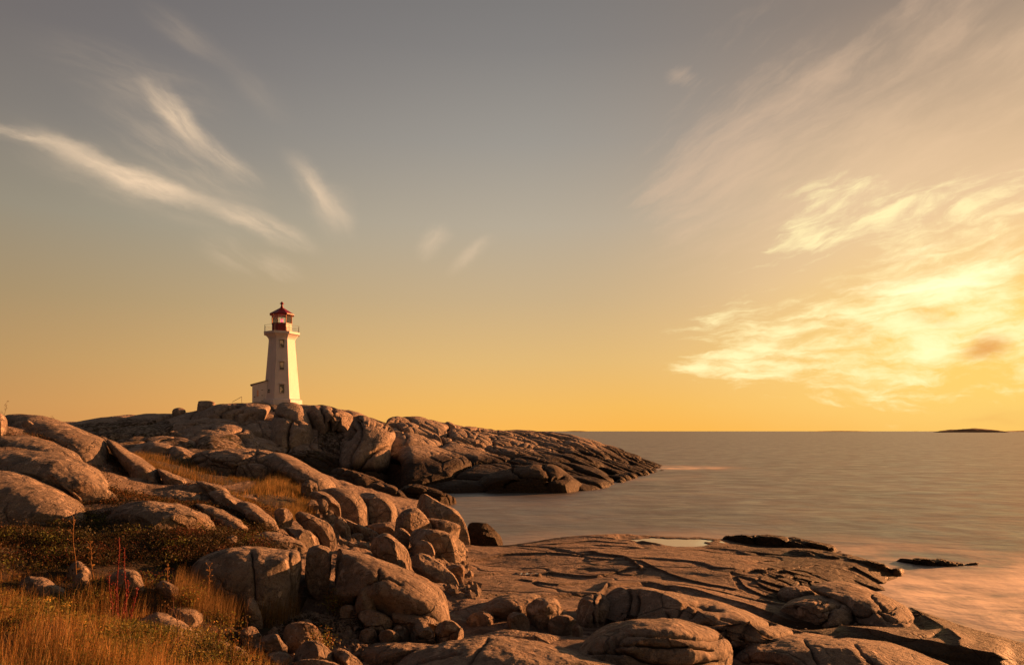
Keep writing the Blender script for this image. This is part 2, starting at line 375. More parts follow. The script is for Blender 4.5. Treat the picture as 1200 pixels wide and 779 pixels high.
rk('boulder','long ribbed boulder with a bright rounded right end below the grassy hollow',22.8,.9,.8,[(346,604),(350,599.5),(360,601),(372,606),(384,612),(393,620),(394,627),(388,631),(379,628),(371,622),(360,620),(350,613)],g=G_B)
rk('boulder','low flattened boulder sloping down between the ribbed boulder and the big cracked slab',20.5,.8,.8,[(334,620),(341,617.5),(352,618),(364,624),(375,634),(376,640),(366,642),(352,637),(341,630)],g=G_B)
rk('rock_outcrop','flat ragged slab lying on top of the left end of the big pale boulder face',18.5,1.1,1.2,[(290,630),(305,624),(318,623),(334,627),(350,633),(362,640),(352,645),(328,643),(300,641)],g=G_L)
# middle whalebacks
rk('rock_outcrop','cracked flat-topped hump, upper left part of the middle ridge below the lighthouse',46,4,1.1,[(222,545),(224,536),(238,530),(262,527.5),(290,527),(312,529),(330,534),(345,541),(352,550),(340,557),(315,560),(280,561),(250,558),(232,552)],g='smooth humps of the middle ridge',cr=1.6,
   cracks=[[(301,528),(300,538),(306,540),(322,538)],[(236,532),(250,545),(262,552)],[(262,540),(276,541),(290,538),(300,538)],[(276,541),(282,552),(287,559)],[(306,540),(314,548),(312,558)],[(250,546),(262,541)],[(240,545),(252,553),(272,556)]])
rk('rock_outcrop','long smooth sunlit back of the middle ridge sloping down to the right',43,3.2,1.3,[(312,534),(325,530),(345,536),(362,545),(380,555),(398,564),(406,571),(402,578),(385,580),(365,576),(345,566),(325,556),(312,546)],g='smooth humps of the middle ridge')
rk('rock_outcrop','broad bulging hump with glowing vertical right flank, lower end of the middle ridge',38,1.8,.5,[(368,583),(373,575),(387,571),(402,571),(416,575),(427,586),(433,599),(432,610),(426,618),(416,618),(404,610),(390,603),(376,596)],g='smooth humps of the middle ridge')
rk('boulder','smooth squared boulder leaning on the right of the glowing hump',39,1.7,.4,[(422,579),(433,577),(450,580),(460,589),(466,601),(463,610),(452,613),(438,615),(430,617),(428,600)],g='smooth humps of the middle ridge')
rk('rock_outcrop','shadowed base rock under the squared boulder by the dome boulder',37,1.3,.3,[(428,617),(440,613),(458,611),(468,615),(468,626),(450,630),(432,627)],g='smooth humps of the middle ridge')
rk('boulder','small round grey boulder perched on the lit ridge by the tufted hollow',37,.45,.2,[(352,575),(355,567),(361,563),(368,564),(372,569),(372,576),(366,581),(357,580)],g=G_B)
rk('boulder','lit tapering boulder tucked under the left side of the glowing hump',34,1.2,.6,[(362,583),(366,577),(376,576),(388,580),(397,589),(400,597),(396,603),(384,604),(372,598)],g=G_B)
rk('boulder','small angular block with a pale square top in the jumble below the tufted hollow',31,.35,.2,[(373,590),(376,584),(383,587),(384,594),(380,598),(374,596)],g=G_B)
rk('boulder','wedge-shaped block standing right of the pale square block',31,.5,.2,[(377,603),(381,597),(390,599),(391,607),(386,612),(378,610)],g=G_B)
rk('boulder','small weathered stone just left of the pale square block',31.5,.5,.3,[(358,592),(365,585),(372,588),(373,598),(364,603),(357,600)],g=G_B)
rk('boulder','upright split boulder right of the ribbed boulder',28,.6,.2,[(391,612),(396,605),(404,608),(410,619),(412,628),(407,634),(400,631),(393,624)],g=G_B)
rk('boulder','flat shaded slab spreading behind the sharp-crested boulder',29,1.4,.6,[(403,608),(414,611),(430,618),(444,626),(440,634),(424,636),(412,628)],g=G_B)
for i,(a,b,c,d,Y,l) in enumerate([(400,636,9,5,26,'left of the pair under the split boulder'),(413,639,8,5,25.5,'touching the top edge of the giant whaleback'),(426,640,9,5,25.5,'in the dark gap beside the sharp-crested boulder'),
        (418,629,9,5,28,'in the shade of the flat slab'),(437,632,8,4,28,'behind the sharp-crested boulder'),(386,636,8,4.5,25,'below the bright end of the ribbed boulder'),(450,634,7,4,30,'below the squared boulder')]):
    rk('stone','small shadowed stone '+l,Y,c/F*Y*.8,.2,[(a-c,b+1),(a-c*.6,b-d*.8),(a+c*.1,b-d),(a+c*.8,b-d*.5),(a+c,b+d*.4),(a+c*.3,b+d),(a-c*.7,b+d*.8)],g=G_B)
# boulder heap by the cove
rk('boulder','tall boulder with a lit left half and dark sheared right face, nearest the cove',33,1.3,.4,[(481,597),(482,589),(487,581),(497,578),(508,583),(520,589),(533,595),(541,603),(548,614),(551,625),(544,634),(530,629),(510,620),(492,610)],g=G_B)
rk('boulder','smooth domed boulder in the middle of the heap below the dark intertidal rocks',29,1.0,.4,[(462,622),(465,608),(471,600),(480,596),(489,596),(497,602),(505,613),(508,622),(498,630),(478,632),(466,630)],g=G_B)
rk('boulder','flat pale slab wedged between the tall boulder and the big blunt block',30,1.2,.5,[(496,609),(505,606.5),(519,608),(530,611),(539,616),(538,627),(530,634),(513,628),(501,622)],g=G_B)
rk('boulder','big blunt block with a shaded front and rounded right end, standing on the platform edge',26,1.1,.3,[(479,632),(481,621),(488,618.5),(503,619),(520,622),(534,629),(544,638),(545,647),(539,652),(524,654),(505,652),(490,645)],g=G_B)
rk('boulder','sharp-crested lit boulder sitting on the upper edge of the giant whaleback',22,1.0,.5,[(433,642),(436,634),(443,627),(453,625),(463,630),(474,640),(482,650),(484,658),(479,662),(465,658),(448,652)],g=G_B)
rk('boulder','small tilted boulder peeping out above the knobbly one, left of the blunt block',27,.6,.2,[(460,627),(463,621),(470,618.5),(477,622),(481,629),(478,638),(468,637),(461,633)],g=G_B)
rk('boulder','knobbly low boulder in front of the blunt block',24.5,.7,.3,[(482,642),(487,635),(497,633),(505,637),(510,645),(509,654),(498,656),(486,652)],g=G_B)
rk('boulder','smooth wedge boulder with lit upper edge, pointing down right onto the platform',21,1.0,.5,[(481,663),(483,652),(491,647.5),(502,650),(516,659),(530,671),(541,682),(542,688),(534,689),(518,685),(500,678),(487,672)],g=G_B)
rk('boulder','small bright block on the platform behind the wedge boulder tip',22,.5,.2,[(521,664),(525,661),(534,660.5),(543,662),(545,669),(541,678),(533,676),(524,669)],g=G_B)
rk('boulder','jagged wet boulder glinting gold at the water edge of the cove',36,1.0,.2,[(548,622),(550,614),(557,611.5),(570,612),(577,617),(585,625),(591,633),(583,637),(565,639),(550,635)],wet=1,fac=9)
# giant whaleback and its neighbours
rk('boulder','giant smooth sunlit whaleback rock, largest loose rock at the centre left',14.6,1.25,.75,[(384,652),(386,642),(400,640.5),(425,646),(452,656),(480,668),(503,680),(520,694),(528,706),(532,717),(526,723),(508,723),(480,719),(455,713),(425,706),(400,700),(384,690)],res=1.7,big=1,
   cracks=[[(416,703),(419,692),(428,684),(442,678),(444,668)],[(440,679),(455,676),(470,683)],[(388,643),(389,660),(385,690)]])
rk('boulder','upright slab split off the left end of the giant whaleback by a narrow crack',14.9,.9,.35,[(358,660),(361,644),(370,639),(380,640),(387,645),(388,660),(386,680),(384,692),(372,692),(360,684)],res=1.6)
rk('rock_outcrop','broad pale boulder face with black lichen blotches behind tall grass, left of the split slab',14.4,1.2,.45,[(224,672),(228,658),(243,648),(268,641),(298,639),(325,642),(345,642),(354,647),(355,662),(350,685),(344,708),(334,720),(305,722),(262,712),(234,695)],res=1.7,lich=1,big=2,
   cracks=[[(295,645),(296,670),(297,700)],[(340,646),(346,670),(343,700)]])
rk('boulder','wedge block leaning in the shade under the giant whaleback',13.6,.45,.3,[(416,700),(419,689),(428,685),(444,685),(450,690),(446,702),(438,712),(424,712),(416,708)])
rk('boulder','rounded stone at the back of the gravelly clearing below the split slab',13.6,.35,.1,[(398,721),(399,712),(406,708.5),(414,710),(421,717),(422,724),(415,728),(403,727)])
rk('boulder','dark angular block beside the rounded stone of the clearing',13.3,.45,.2,[(421,724),(424,716),(436,714),(452,719),(460,727),(458,738),(444,742),(430,737)])
rk('boulder','low square-edged block right under the overhang of the giant whaleback',13.4,.6,.2,[(458,726),(460,717),(475,716),(497,719),(513,723),(515,732),(502,740),(480,740),(462,736)])
rk('boulder','pointed oval boulder standing left of the roundest boulder at the whaleback foot',12.9,.3,.1,[(480,746),(483,737),(489,729),(495,726.5),(501,731),(507,739),(509,748),(503,755),(490,756),(482,753)],g=G_S)
rk('boulder','roundest boulder with a lit right side at the end of the whaleback foot row',12.9,.36,.1,[(508,746),(510,735),(516,728),(525,724.5),(534,728),(542,737),(545,746),(538,753),(524,757),(511,754)],g=G_S)
rk('boulder','low smooth boulder second from the left in the whaleback foot row',13.1,.25,.1,[(457,743),(461,735),(467,732),(475,735),(480,742),(479,749),(468,750),(459,749)],g=G_S)
rk('boulder','flattest lit boulder at the left end of the whaleback foot row',12.7,.25,.1,[(444,746),(446,740),(454,737),(463,739),(468,745),(466,750),(453,751)],g=G_S)
rk('stone','small block with a sunlit orange top left of the foot row by the orange tuft',12.9,.25,.1,[(421,745),(424,738),(432,735.5),(439,737),(442,743),(440,750),(430,752),(422,751)],g=G_S)
# lower left stones
rk('stone','upright grey slab stone standing alone in front of the pale boulder face',12.6,.22,.1,[(287,722),(289,706),(292,700.5),(299,702),(304,713),(308,726),(307,736),(297,737),(288,733)])
rk('boulder','rounded boulder with a lit crest in the brush below the clearing',11.9,.45,.2,[(332,744),(335,733),(346,728),(360,728.5),(371,734),(379,744),(380,752),(366,756),(345,756),(335,752)])
rk('stone','little pale stone peeping over the crested boulder of the clearing',12.8,.15,.1,[(351,731),(354,726),(361,725),(367,730),(366,735),(355,735)])
rk('stone','faceted stone with a sunlit slanting edge just right of the low shrub',11.7,.32,.2,[(279,746),(283,737),(291,733.5),(299,735),(306,744),(308,750),(300,757),(285,756)])
rk('stone','dark blocky stone with a lit corner above the smooth pale boulder',11.2,.32,.2,[(302,757),(307,748),(316,743),(325,743.5),(331,751),(336,759),(332,768),(316,768),(305,765)])
rk('boulder','smooth pale boulder with a sharp sunlit right side near the bottom edge',10.9,.42,.2,[(346,768),(350,758),(360,751.5),(372,751),(382,757),(391,764),(396,771),(390,778),(370,780),(350,777)])
rk('boulder','broad dark-topped boulder cut by the bottom edge below the smooth pale boulder',10.1,.4,.2,[(330,790),(340,777),(357,771.5),(378,771),(397,777),(408,788),(400,806),(350,810)])
rk('boulder','flat tilted boulder with lit crest right of the smooth pale boulder at the bottom',11.0,.42,.3,[(389,764),(395,759.5),(406,762),(418,769),(428,779),(430,788),(410,790),(394,780)])
rk('stone','low lit stone at the bottom edge between grass and boulders',10.6,.35,.2,[(302,779),(308,770),(320,764),(334,764),(343,771),(346,781),(338,790),(310,790)])
rk('stone','small pale leaning stone between the faceted and the dark blocky stones',11,.14,.1,[(296,762),(299,754),(304,753),(309,762),(309,769),(301,771)])
rk('stone','long pale stone with lichen tufts half sunk in golden grass near the bottom',10.7,.4,.3,[(264,772),(268,761),(276,756),(285,760),(291,767),(292,776),(280,781),(268,780)],g=G_M)
rk('stone','flat lit stone top just left of the long lichened stone in the grass',11,.35,.3,[(243,757),(246,750.5),(256,748),(266,752),(271,760),(268,768),(252,768)],g=G_M)
rk('stone','broad cracked stone glowing pink in the middle of the golden grass',10.6,.55,.6,[(148,742),(153,731),(168,724),(182,718.5),(188,718.5),(205,723),(222,732),(231,740),(230,750),(205,757),(170,756),(152,752)],g=G_M)
rk('stone','thin flat stone behind the broad pink stone, below the low shrub',11.6,.4,.7,[(188,722),(191,713),(201,709.5),(218,711),(232,716),(236,724),(222,730),(200,730)],g=G_M)
rk('stone','wide striped stone at far left of the golden grass',11.8,.55,.6,[(22,686),(26,677),(38,674.5),(52,676),(64,682),(77,690),(79,699),(62,704),(36,702)],g=G_M)
rk('stone','round-topped pale stone behind the red dock stalks',11.9,.32,.3,[(126,683),(130,674),(139,666.5),(148,665.5),(160,669),(169,679),(170,690),(158,697),(136,695)],g=G_M)
rk('stone','upper grey stone of the pair left of the red dock stalks',13,.28,.3,[(77,671),(82,662),(90,656.5),(98,659),(105,667),(106,677),(92,680),(80,678)],g=G_M)
rk('stone','lower lit stone of the pair left of the red dock stalks',12.2,.22,.2,[(84,686),(88,675),(94,670.5),(101,674),(106,682),(106,690),(95,693),(86,692)],g=G_M)
rk('stone','small flat stone among dry stems right of the round-topped pale stone',11.9,.25,.3,[(181,691),(184,684),(191,679.5),(200,683),(208,689),(206,696),(192,698)],g=G_M)
rk('stone','tiny pale stone lying on the lit heath right of the lens-shaped rock',16.5,.15,.2,[(264,633),(267,628),(273,626.5),(278,629),(277,635),(269,636)],g=G_M)
# right platform: big rounded sheets of bedrock
rk('rock_outcrop','shadowed layered rock with a curved lit crest at the bottom centre right',12.8,1.5,.3,[(672,772),(682,757),(693,744),(715,732),(742,724.5),(770,721.5),(797,723.5),(822,733),(845,744),(856,757),(856,776),(845,800),(760,806),(690,796)],res=1.6,big=1,g='bedrock sheets of the sea platform',
   cracks=[[(720,752),(735,742),(770,743),(800,744),(825,746),(850,744)],[(718,755),(745,755),(780,758),(810,757),(840,762)],[(690,765),(730,764),(760,776),(800,780),(845,776)],[(720,752),(717,760),(725,764)]],cdep=.13)
rk('rock_outcrop','long ridge with a glowing orange crest running down to the bottom right',16.0,2.4,.65,[(700,722),(708,700),(722,687.5),(745,686),(775,690),(810,697),(840,703),(872,715),(905,728),(940,739),(975,744),(1010,748),(1050,754),(1090,764),(1130,776),(1150,800),(1060,812),(960,800),(900,780),(860,760),(830,742),(790,734),(750,736),(715,740)],res=1.5,big=1,g='bedrock sheets of the sea platform',
   cracks=[[(735,688),(729,700),(727,718),(726,730)],[(744,690),(739,702),(734,720),(735,732)],[(775,706),(780,718),(786,721),(792,708),(810,703),(835,707)],[(806,716),(820,708),(845,712)],[(820,727),(840,730),(862,740),(878,748)],[(846,722),(872,728),(910,728)],[(836,735),(850,743),(856,757)],[(905,742),(960,735),(985,748),(1010,765)],[(862,757),(878,747),(905,742)]],cdep=.12)
rk('rock_outcrop','upright slab with vertical splits at the left end of the glowing ridge',16.4,1.1,.3,[(676,720),(680,703),(690,697),(702,695),(712,700),(716,716),(712,732),(700,737),(684,738),(676,732)],g='bedrock sheets of the sea platform',cracks=[[(697,697),(695,715),(697,732)],[(709,700),(706,716),(708,732)]],cdep=.1)
rk('rock_outcrop','flat cracked table rock between the ridge and the bottom right corner',13.8,1.8,1.1,[(858,778),(864,762),(876,753),(900,747),(940,744),(985,747),(1020,752),(1052,760),(1085,772),(1120,785),(1100,806),(960,812),(870,806)],res=1.5,big=1,g='bedrock sheets of the sea platform',
   cracks=[[(862,775),(880,770),(905,772),(925,779)],[(940,745),(955,765),(965,779)],[(1000,750),(1010,765),(1030,779)]],cdep=.08)
rk('rock_outcrop','fractured dark hump with a lit shoulder in the middle of the right platform',20.5,1.5,.6,[(912,716),(922,705),(938,699),(958,697.5),(978,700),(995,706),(1008,715),(1016,724),(1011,732),(992,738),(965,739),(940,735),(922,727)],res=1.8,g='bedrock sheets of the sea platform',
   cracks=[[(925,715),(935,708),(955,706),(970,702)],[(960,718),(970,712),(985,708)],[(955,735),(970,725),(975,715)]],cdep=.12)
rk('rock_outcrop','small lozenge-shaped block on the fractured part of the right platform',23,.7,.8,[(911,697),(915,689),(928,685.5),(943,686.5),(955,693),(956,701),(943,706),(925,706)],g='bedrock sheets of the sea platform')
rk('rock_outcrop','smooth low swell of bedrock with a pocket of cracks right of the fractured hump',21,1.8,1.6,[(950,690),(962,682),(985,681),(1010,686),(1035,697),(1058,709),(1075,722),(1080,732),(1060,742),(1030,744),(1010,732),(985,710)],res=1.5,g='bedrock sheets of the sea platform',
   cracks=[[(1022,697),(1030,706),(1040,714),(1048,718)],[(1000,722),(1020,716),(1050,712)],[(1030,714),(1045,724),(1070,728)]],cdep=.08)
rk('rock_outcrop','wedge of shaded rock with a thin lit ridge behind the round dark boulders',16.5,1.1,.8,[(552,722),(560,713),(575,703),(592,696.5),(612,694.5),(632,697),(634,706),(624,716),(606,723),(580,730),(560,732)],g='bedrock sheets of the sea platform')
rk('rock_outcrop','low dark slab across the bottom centre left of the layered rock',11.6,1.5,1.4,[(455,792),(470,774),(500,758),(535,748),(575,744),(610,748),(650,755),(700,770),(735,785),(720,808),(600,814),(480,812)],res=1.3,big=1,g='bedrock sheets of the sea platform',cracks=[[(572,746),(560,760),(545,779)],[(540,762),(500,770),(470,784)]],cdep=.06)
rk('rock_outcrop','low flat rock with a sunlit right rim beyond the dark slab, bottom centre left',12.3,.8,1.2,[(418,766),(430,757),(455,752),(485,753),(512,757),(525,763),(508,770),(470,776),(435,776)],g='bedrock sheets of the sea platform')
rk('rock_outcrop','dark curved ledge just behind the pale rock vein at bottom centre',14.2,.9,1.2,[(566,748),(575,740),(600,737),(630,740),(655,745),(662,750),(640,756),(600,757)],g='bedrock sheets of the sea platform')
# loose boulders in the platform gully
G_D='dark boulders in the platform gully'
rk('boulder','largest round dark boulder in the platform gully against the split slab',15.2,.5,.1,[(615,722),(618,710),(627,702),(640,699),(651,702),(658,711),(660,722),(652,732),(636,735),(621,732)],g=G_D)
rk('boulder','dark blocky boulder immediately left of the largest round one in the gully',14.9,.32,.1,[(590,729),(594,721),(602,717),(612,717.5),(618,724),(620,733),(612,738),(596,737)],g=G_D)
rk('boulder','low oval dark boulder at the left end of the gully',15.2,.35,.1,[(545,730),(549,722),(558,717),(569,716),(577,720),(580,728),(576,734),(558,735)],g=G_D)
rk('boulder','flat-topped dark block right of the largest round boulder in the gully',14.8,.32,.1,[(642,732),(646,725),(655,721),(668,721),(676,727),(676,735),(666,740),(650,739)],g=G_D)
rk('stone','smallest pointed stone at the right end of the platform gully',14.5,.12,.1,[(670,738),(673,731),(679,732),(684,739),(681,744),(672,743)],g=G_D)
# wet ledges in the sea
G_V='wet black ledges washed by the sea'
rk('sea_ledge','upper wet black ledge sloping into the sea beyond the tide pool',34.5,1.6,2.6,[(846,631.5),(870,629.5),(905,628.5),(940,633),(975,641),(1002,649),(975,650),(930,645),(885,638)],wet=1,g=G_V,fac=10,cr=2.2)
rk('sea_ledge','middle wet ledge with foam around it, in front of the upper black ledge',29.5,1.6,2.6,[(925,648),(950,647),(985,651),(1020,658),(1050,667),(1067,674),(1060,679),(1030,678),(990,672),(950,662)],wet=1,g=G_V,fac=10,cr=2.2)
rk('sea_ledge','outermost thin black ledge awash to the right of the others',31,1.0,1.2,[(1048,657),(1072,655.5),(1094,656),(1115,660),(1135,664),(1154,668.5),(1135,669.5),(1105,667),(1075,661)],wet=1,g=G_V,fac=10,cr=2.2)
rk('sea_ledge','dark grooved ledge hugging the right edge of the platform above the golden splash',27,1.6,1.8,[(955,668),(985,672),(1015,681),(1045,694),(1075,709),(1085,718),(1070,722),(1040,712),(1005,698),(970,684)],wet=1,g=G_V,fac=8,cr=2.2)
# headland blocks (joint-bounded masses below the lighthouse)
rk('rock_outcrop','massive rounded dome cut by curved joints, right end of the cliff below the lighthouse',77.5,5,.6,[(392,560),(398,535),(404,512),(412,494),(420,486),(436,489),(450,495),(460,503),(462.5,512),(459,520),(458,535),(459,550),(457,563),(440,567),(412,566)],g=G_H,hd=1,res=2.2,
   cracks=[[(413,488),(418,500),(416,515),(408,532),(405,560)],[(404,512),(410,500),(404,492)],[(418,487),(430,494),(445,495),(460,503)],[(412,550),(425,538),(440,528),(457,524)],[(405,556),(420,545),(445,543),(458,545)]],cdep=.7)
rk('rock_outcrop','tall squarish buttress directly below the lighthouse with one diagonal joint',80.5,4,.9,[(310,520),(314,503),(320,487),(327,474),(340,471.5),(352,475),(359,485),(365,500),(366,512),(360,522),(348,530),(330,533),(316,530)],g=G_H,hd=1,res=2.2,
   cracks=[[(343,488),(338,500),(337,512),(340,528)],[(322,486),(333,486),(343,488),(352,495)],[(318,523),(330,524),(340,522)]],cdep=.6)
rk('rock_outcrop','rounded slab between the squarish buttress and the crest, carrying short joints',84,3.5,.9,[(360,486),(364,476),(376,474.5),(390,477),(402,481),(413,487),(410,494),(398,492),(388,496),(378,500),(368,496)],g=G_H,hd=1,res=2,cracks=[[(376,476),(380,488),(388,494)],[(390,478),(398,490)]],cdep=.5)
rk('rock_outcrop','long rounded block on the skyline left of the lighthouse annex',86,4,1.2,[(228,492),(238,482),(252,475),(275,472),(298,472.5),(316,476),(312,488),(303,498),(288,501),(268,496),(245,497),(232,498)],g=G_H,hd=1,res=2,cracks=[[(252,495),(258,483),(270,477),(280,474)],[(286,499),(288,488),(298,484)],[(266,495),(272,486),(284,480)]],cdep=.5)
rk('rock_outcrop','large smooth whale-shaped block in the middle of the cliff left of the squarish buttress',76,4,1.0,[(204,512),(215,503),(232,498),(252,496),(276,497),(292,503),(300,512),(302,520),(292,524),(270,522),(250,518),(228,518),(210,518)],g=G_H,hd=1,res=2,cracks=[[(226,516),(235,505),(246,500)],[(262,519),(270,508),(286,502)]],cdep=.45)
rk('boulder','flat-sided block perched on the skyline left of the handrail',89,1.3,.2,[(229.5,480),(230.5,472),(234,469.5),(244,469.5),(251,471),(252,475),(246,479),(236,484)],g=G_H,hd=1,fac=7)
rk('boulder','small rounded boulder balanced on the skyline, leftmost of the two',90,1,.1,[(201.5,483),(203,479.5),(208,477.5),(214,478),(217.5,481),(216.5,484.5),(209,486),(203,485.5)],g=G_H,hd=1)
rk('rock_outcrop','flat jointed slab at the foot of the headland above the orange grass, left one',62,2,1.0,[(166,528),(168,520),(178,517),(192,519),(203,523),(199,532),(188,537),(173,534)],g=G_H,hd=1)
rk('rock_outcrop','flat jointed slab at the foot of the headland above the orange grass, right one',61,2,1.0,[(196,534),(201,524),(210,523),(224,528),(232,533),(224,539),(208,540)],g=G_H,hd=1)
rk('rock_outcrop','curved dark lit-edged rock on the skyline right of the massive dome',98,3,.3,[(474,492),(478,488.5),(487,487.5),(497,489),(502,493),(498,498),(484,497)],g=G_H,hd=1)
rk('boulder','small dark knob on the skyline halfway along the headland',99,1.2,.2,[(519,500),(520,496.5),(524,494),(530,495.5),(535,500),(533,503),(523,503)],g=G_H,hd=1)
rk('rock_outcrop','broad rounded dark shelf at the waterline in the middle of the headland',70,4,.7,[(555,572),(563,560),(580,553),(610,546),(640,543),(655,547),(668,556),(680,566),(690,572),(675,578),(640,580),(600,580),(570,578)],g=G_H,hd=1,res=1.8,wet=1,cracks=[[(600,549),(615,558),(640,560),(660,558)],[(585,575),(600,565),(618,562)],[(637,545),(645,555),(640,570)]],cdep=.5)
rk('sea_ledge','low dark intertidal rocks between the middle ridge and the headland, upper one',62,3.5,1.2,[(385,556),(395,549),(415,553),(440,561),(455,570),(452,578),(432,580),(412,574),(396,566)],g='dark intertidal rocks in the cove corner',wet=1,fac=10,cr=2.4)
rk('sea_ledge','ribbed dark intertidal rock with orange-lit end above the domed boulder',52,3,1.0,[(425,572),(440,567),(462,571),(475,582),(480,592),(474,597),(455,594),(438,586)],g='dark intertidal rocks in the cove corner',wet=1,fac=10,cr=2.4)
rk('sea_ledge','broken dark intertidal rock reaching farthest into the cove corner',56,2.6,1.0,[(470,573),(485,568),(503,572),(520,578),(535,584),(530,589),(510,591),(490,590),(476,584)],g='dark intertidal rocks in the cove corner',wet=1,fac=10,cr=2.4)
# ------------------------------------------------------------------ ground height
CP = []                                   # control points: (u, w, Z)
EMB = ('whaleback outcrops on the grassy left slope', 'stones half hidden in the golden grass', 'bedrock sheets of the sea platform', 'smooth humps of the middle ridge')
def emb(o): return o.get('g') in EMB or o.get('big') == 2
def catmull(pts, n=14):
    p = np.array(pts, float); k = len(p); out = []
    for i in range(k):
        a, b, c, d = p[i-1], p[i], p[(i+1) % k], p[(i+2) % k]
        for t in np.arange(n)/n:
            out.append(.5*((2*b)+(-a+c)*t+(2*a-5*b+4*c-d)*t*t+(-a+3*b-3*c+d)*t**3))
    return np.array(out)

def uw(X, Y): return np.stack([np.arctan2(X, Y)*8.0, np.log(Y)*8.0], -1)
def cpx(px, py, Y):
    X, _, Z = at(px, py, Y); CP.append((X, Y, Z))
for row in [(-50,785,8),(100,785,8),(200,785,8.5),(300,790,9.3),(400,790,10.2),(450,790,11),(0,735,9.5),(100,738,9.5),(200,745,10),(270,760,10.4),(0,692,11.5),(100,695,11.5),(200,700,11.8),
    (250,722,12),(320,738,12.2),(360,722,14),(400,732,13.2),(440,742,12.8),(0,652,14),(100,652,14),(180,645,15),(225,662,15),(300,642,17),(370,645,18.5),(0,622,17),(100,624,17),(200,626,17.5),(280,633,18.5),
    (0,545,21.5),(0,575,20),(60,548,22),(110,582,20.5),(150,583,21),(200,585,21),(250,612,20.5),(0,523,24),(70,528,24),(120,552,23.5),(170,577,23.5),(220,580,24),(270,596,23.5),(320,622,22),
    (0,508,26),(60,515,27),(110,532,28),(150,556,27),(190,568,27),(-60,487,27),(0,493,30),(30,492,32),(60,498,32),(95,512,32.5),(170,548,31),(210,565,31),(250,576,31),
    (200,542,41),(240,557,38),(280,572,35),(300,566,38),(330,577,36),(360,592,33),(300,592,30),(350,612,27),(400,625,27),(380,642,23),(430,642,24),(420,652,21),(470,642,26),(460,628,29),(500,652,25),(530,690,18),
    (540,652,28),(550,645,31),(230,538,46),(300,540,46),(350,556,43),(400,580,41),(440,600,40),(470,605,38),(420,575,58),(480,583,55),(515,590,55),(545,632,39),(575,640,35),(600,637,35),
    (550,662,27),(600,642,31.5),(650,632,34),(700,629,35.5),(760,629,36.5),(830,629.5,36.5),(600,667,25),(700,652,29.5),(800,652,29.5),(900,654,30),(860,640,34),(550,692,19.5),(620,692,20.5),(700,682,23),(800,677,24),
    (900,684,23.5),(1000,702,22),(560,727,15.5),(620,738,14.9),(680,742,14.8),(640,752,13.6),(500,760,12.8),(500,790,11),(600,790,11.2),(700,780,12.2),(760,745,14.5),(850,765,13),(800,790,11.5),(900,790,11.5),(1000,776,13.5),
    (1000,746,16.5),(1100,764,15.5),(1100,738,19),(1060,717,22.3),(1180,746,19.0),(1150,780,15.2),(1200,787,15),(1250,782,16),(1030,735,18.5),(960,656,30.5),(905,642,34),(900,631,36),(960,641,33.5),(1010,655,31),(1050,671,28.3),(935,650,31.5),(1125,742,17.5),(1165,757,16.3),(1205,768,15.4),(1085,727,19.6),(1030,703,22.6),(1150,744,18.8),(1240,765,16.5),(740,700,20),(800,712,18.5),(880,735,16.5)]:
    cpx(*row)
for px, Y, Z in [(590,50,-1),(640,60,-2),(650,44,-1.3),(720,42,-1),(700,55,-2),(800,50,-2),(800,80,-3),(900,45,-1.8),(1000,40,-2),(1100,35,-2),(1200,30,-2),(1000,100,-4),(1300,60,-4),(1100,24,-.7),(1075,27,-.6),(1200,21,-.7),
    (1300,18.5,-.7),(1250,22.5,-1.3),(560,62,-.8),(600,75,-2),(840,40,-.7),(920,42,-1.1),(1010,35.5,-.9),(1090,31,-1),
    (300,4,3.2),(-200,5,3.8),(-500,9,5),(600,4,2.8),(1000,5,2.3),(1200,8,1.7),(1400,10,1.4),(-200,14,5.2),(-400,26,7.5),(-200,40,6.5),(0,40,5.2),(60,45,5.0),(-300,70,8),(0,70,6.4),(100,60,4.2),(160,50,4.0),(300,60,2.6),(400,70,1.0),(200,75,4.5),
    (100,100,6),(300,110,6),(500,110,-3),(600,140,-5),(-300,140,8),(1500,20,-3),(1500,60,-5)]:
    CP.append(((px-600)/F*Y, Y, Z))
for (n, l, Y, T, lean, pts, o) in RK:      # the ground carries the rocks
    if o.get('hd') or o.get('g') in ('dark intertidal rocks in the cove corner', 'wet black ledges washed by the sea'): continue
    by = max(p[1] for p in pts); ty = min(p[1] for p in pts); cx = sum(p[0] for p in pts)/len(pts)
    if emb(o):
        pp = catmull(pts); x0, x1 = pp[:, 0].min(), pp[:, 0].max(); cy = (by+ty)/2
        for f_ in (.15, .38, .62, .85):
            xx = x0+(x1-x0)*f_; k_ = pp[np.abs(pp[:, 0]-xx) < (x1-x0)*.06]; yy = k_[:, 1].max()
            YY = Y-T*.55+lean*(cy-yy)/F*Y
            X, YY, Z = at(xx, yy, YY); CP.append((X, YY, Z))
        continue
    X, YY, Z = at(cx, by+1, Y); CP.append((X, YY, Z-.04))
CP = np.array(CP)
_U = uw(CP[:, 0], CP[:, 1])
def _phi(A, B): return np.sqrt(((A[:, None, :]-B[None])**2).sum(-1)+.25)
_K = _phi(_U, _U); _n = len(CP)
_A = np.block([[_K-np.eye(_n)*0.06, np.ones((_n, 1)), _U], [np.ones((1, _n)), np.zeros((1, 3))], [_U.T, np.zeros((2, 3))]])
_sol = np.linalg.solve(_A, np.concatenate([CP[:, 2], np.zeros(3)]))
def base_h(X, Y):
    U = uw(X, Y); r = np.empty(len(U))
    for i in range(0, len(U), 40000):
        u = U[i:i+40000]; r[i:i+40000] = _phi(u, _U)@_sol[:_n]+_sol[_n]+u@_sol[_n+1:]
    return r
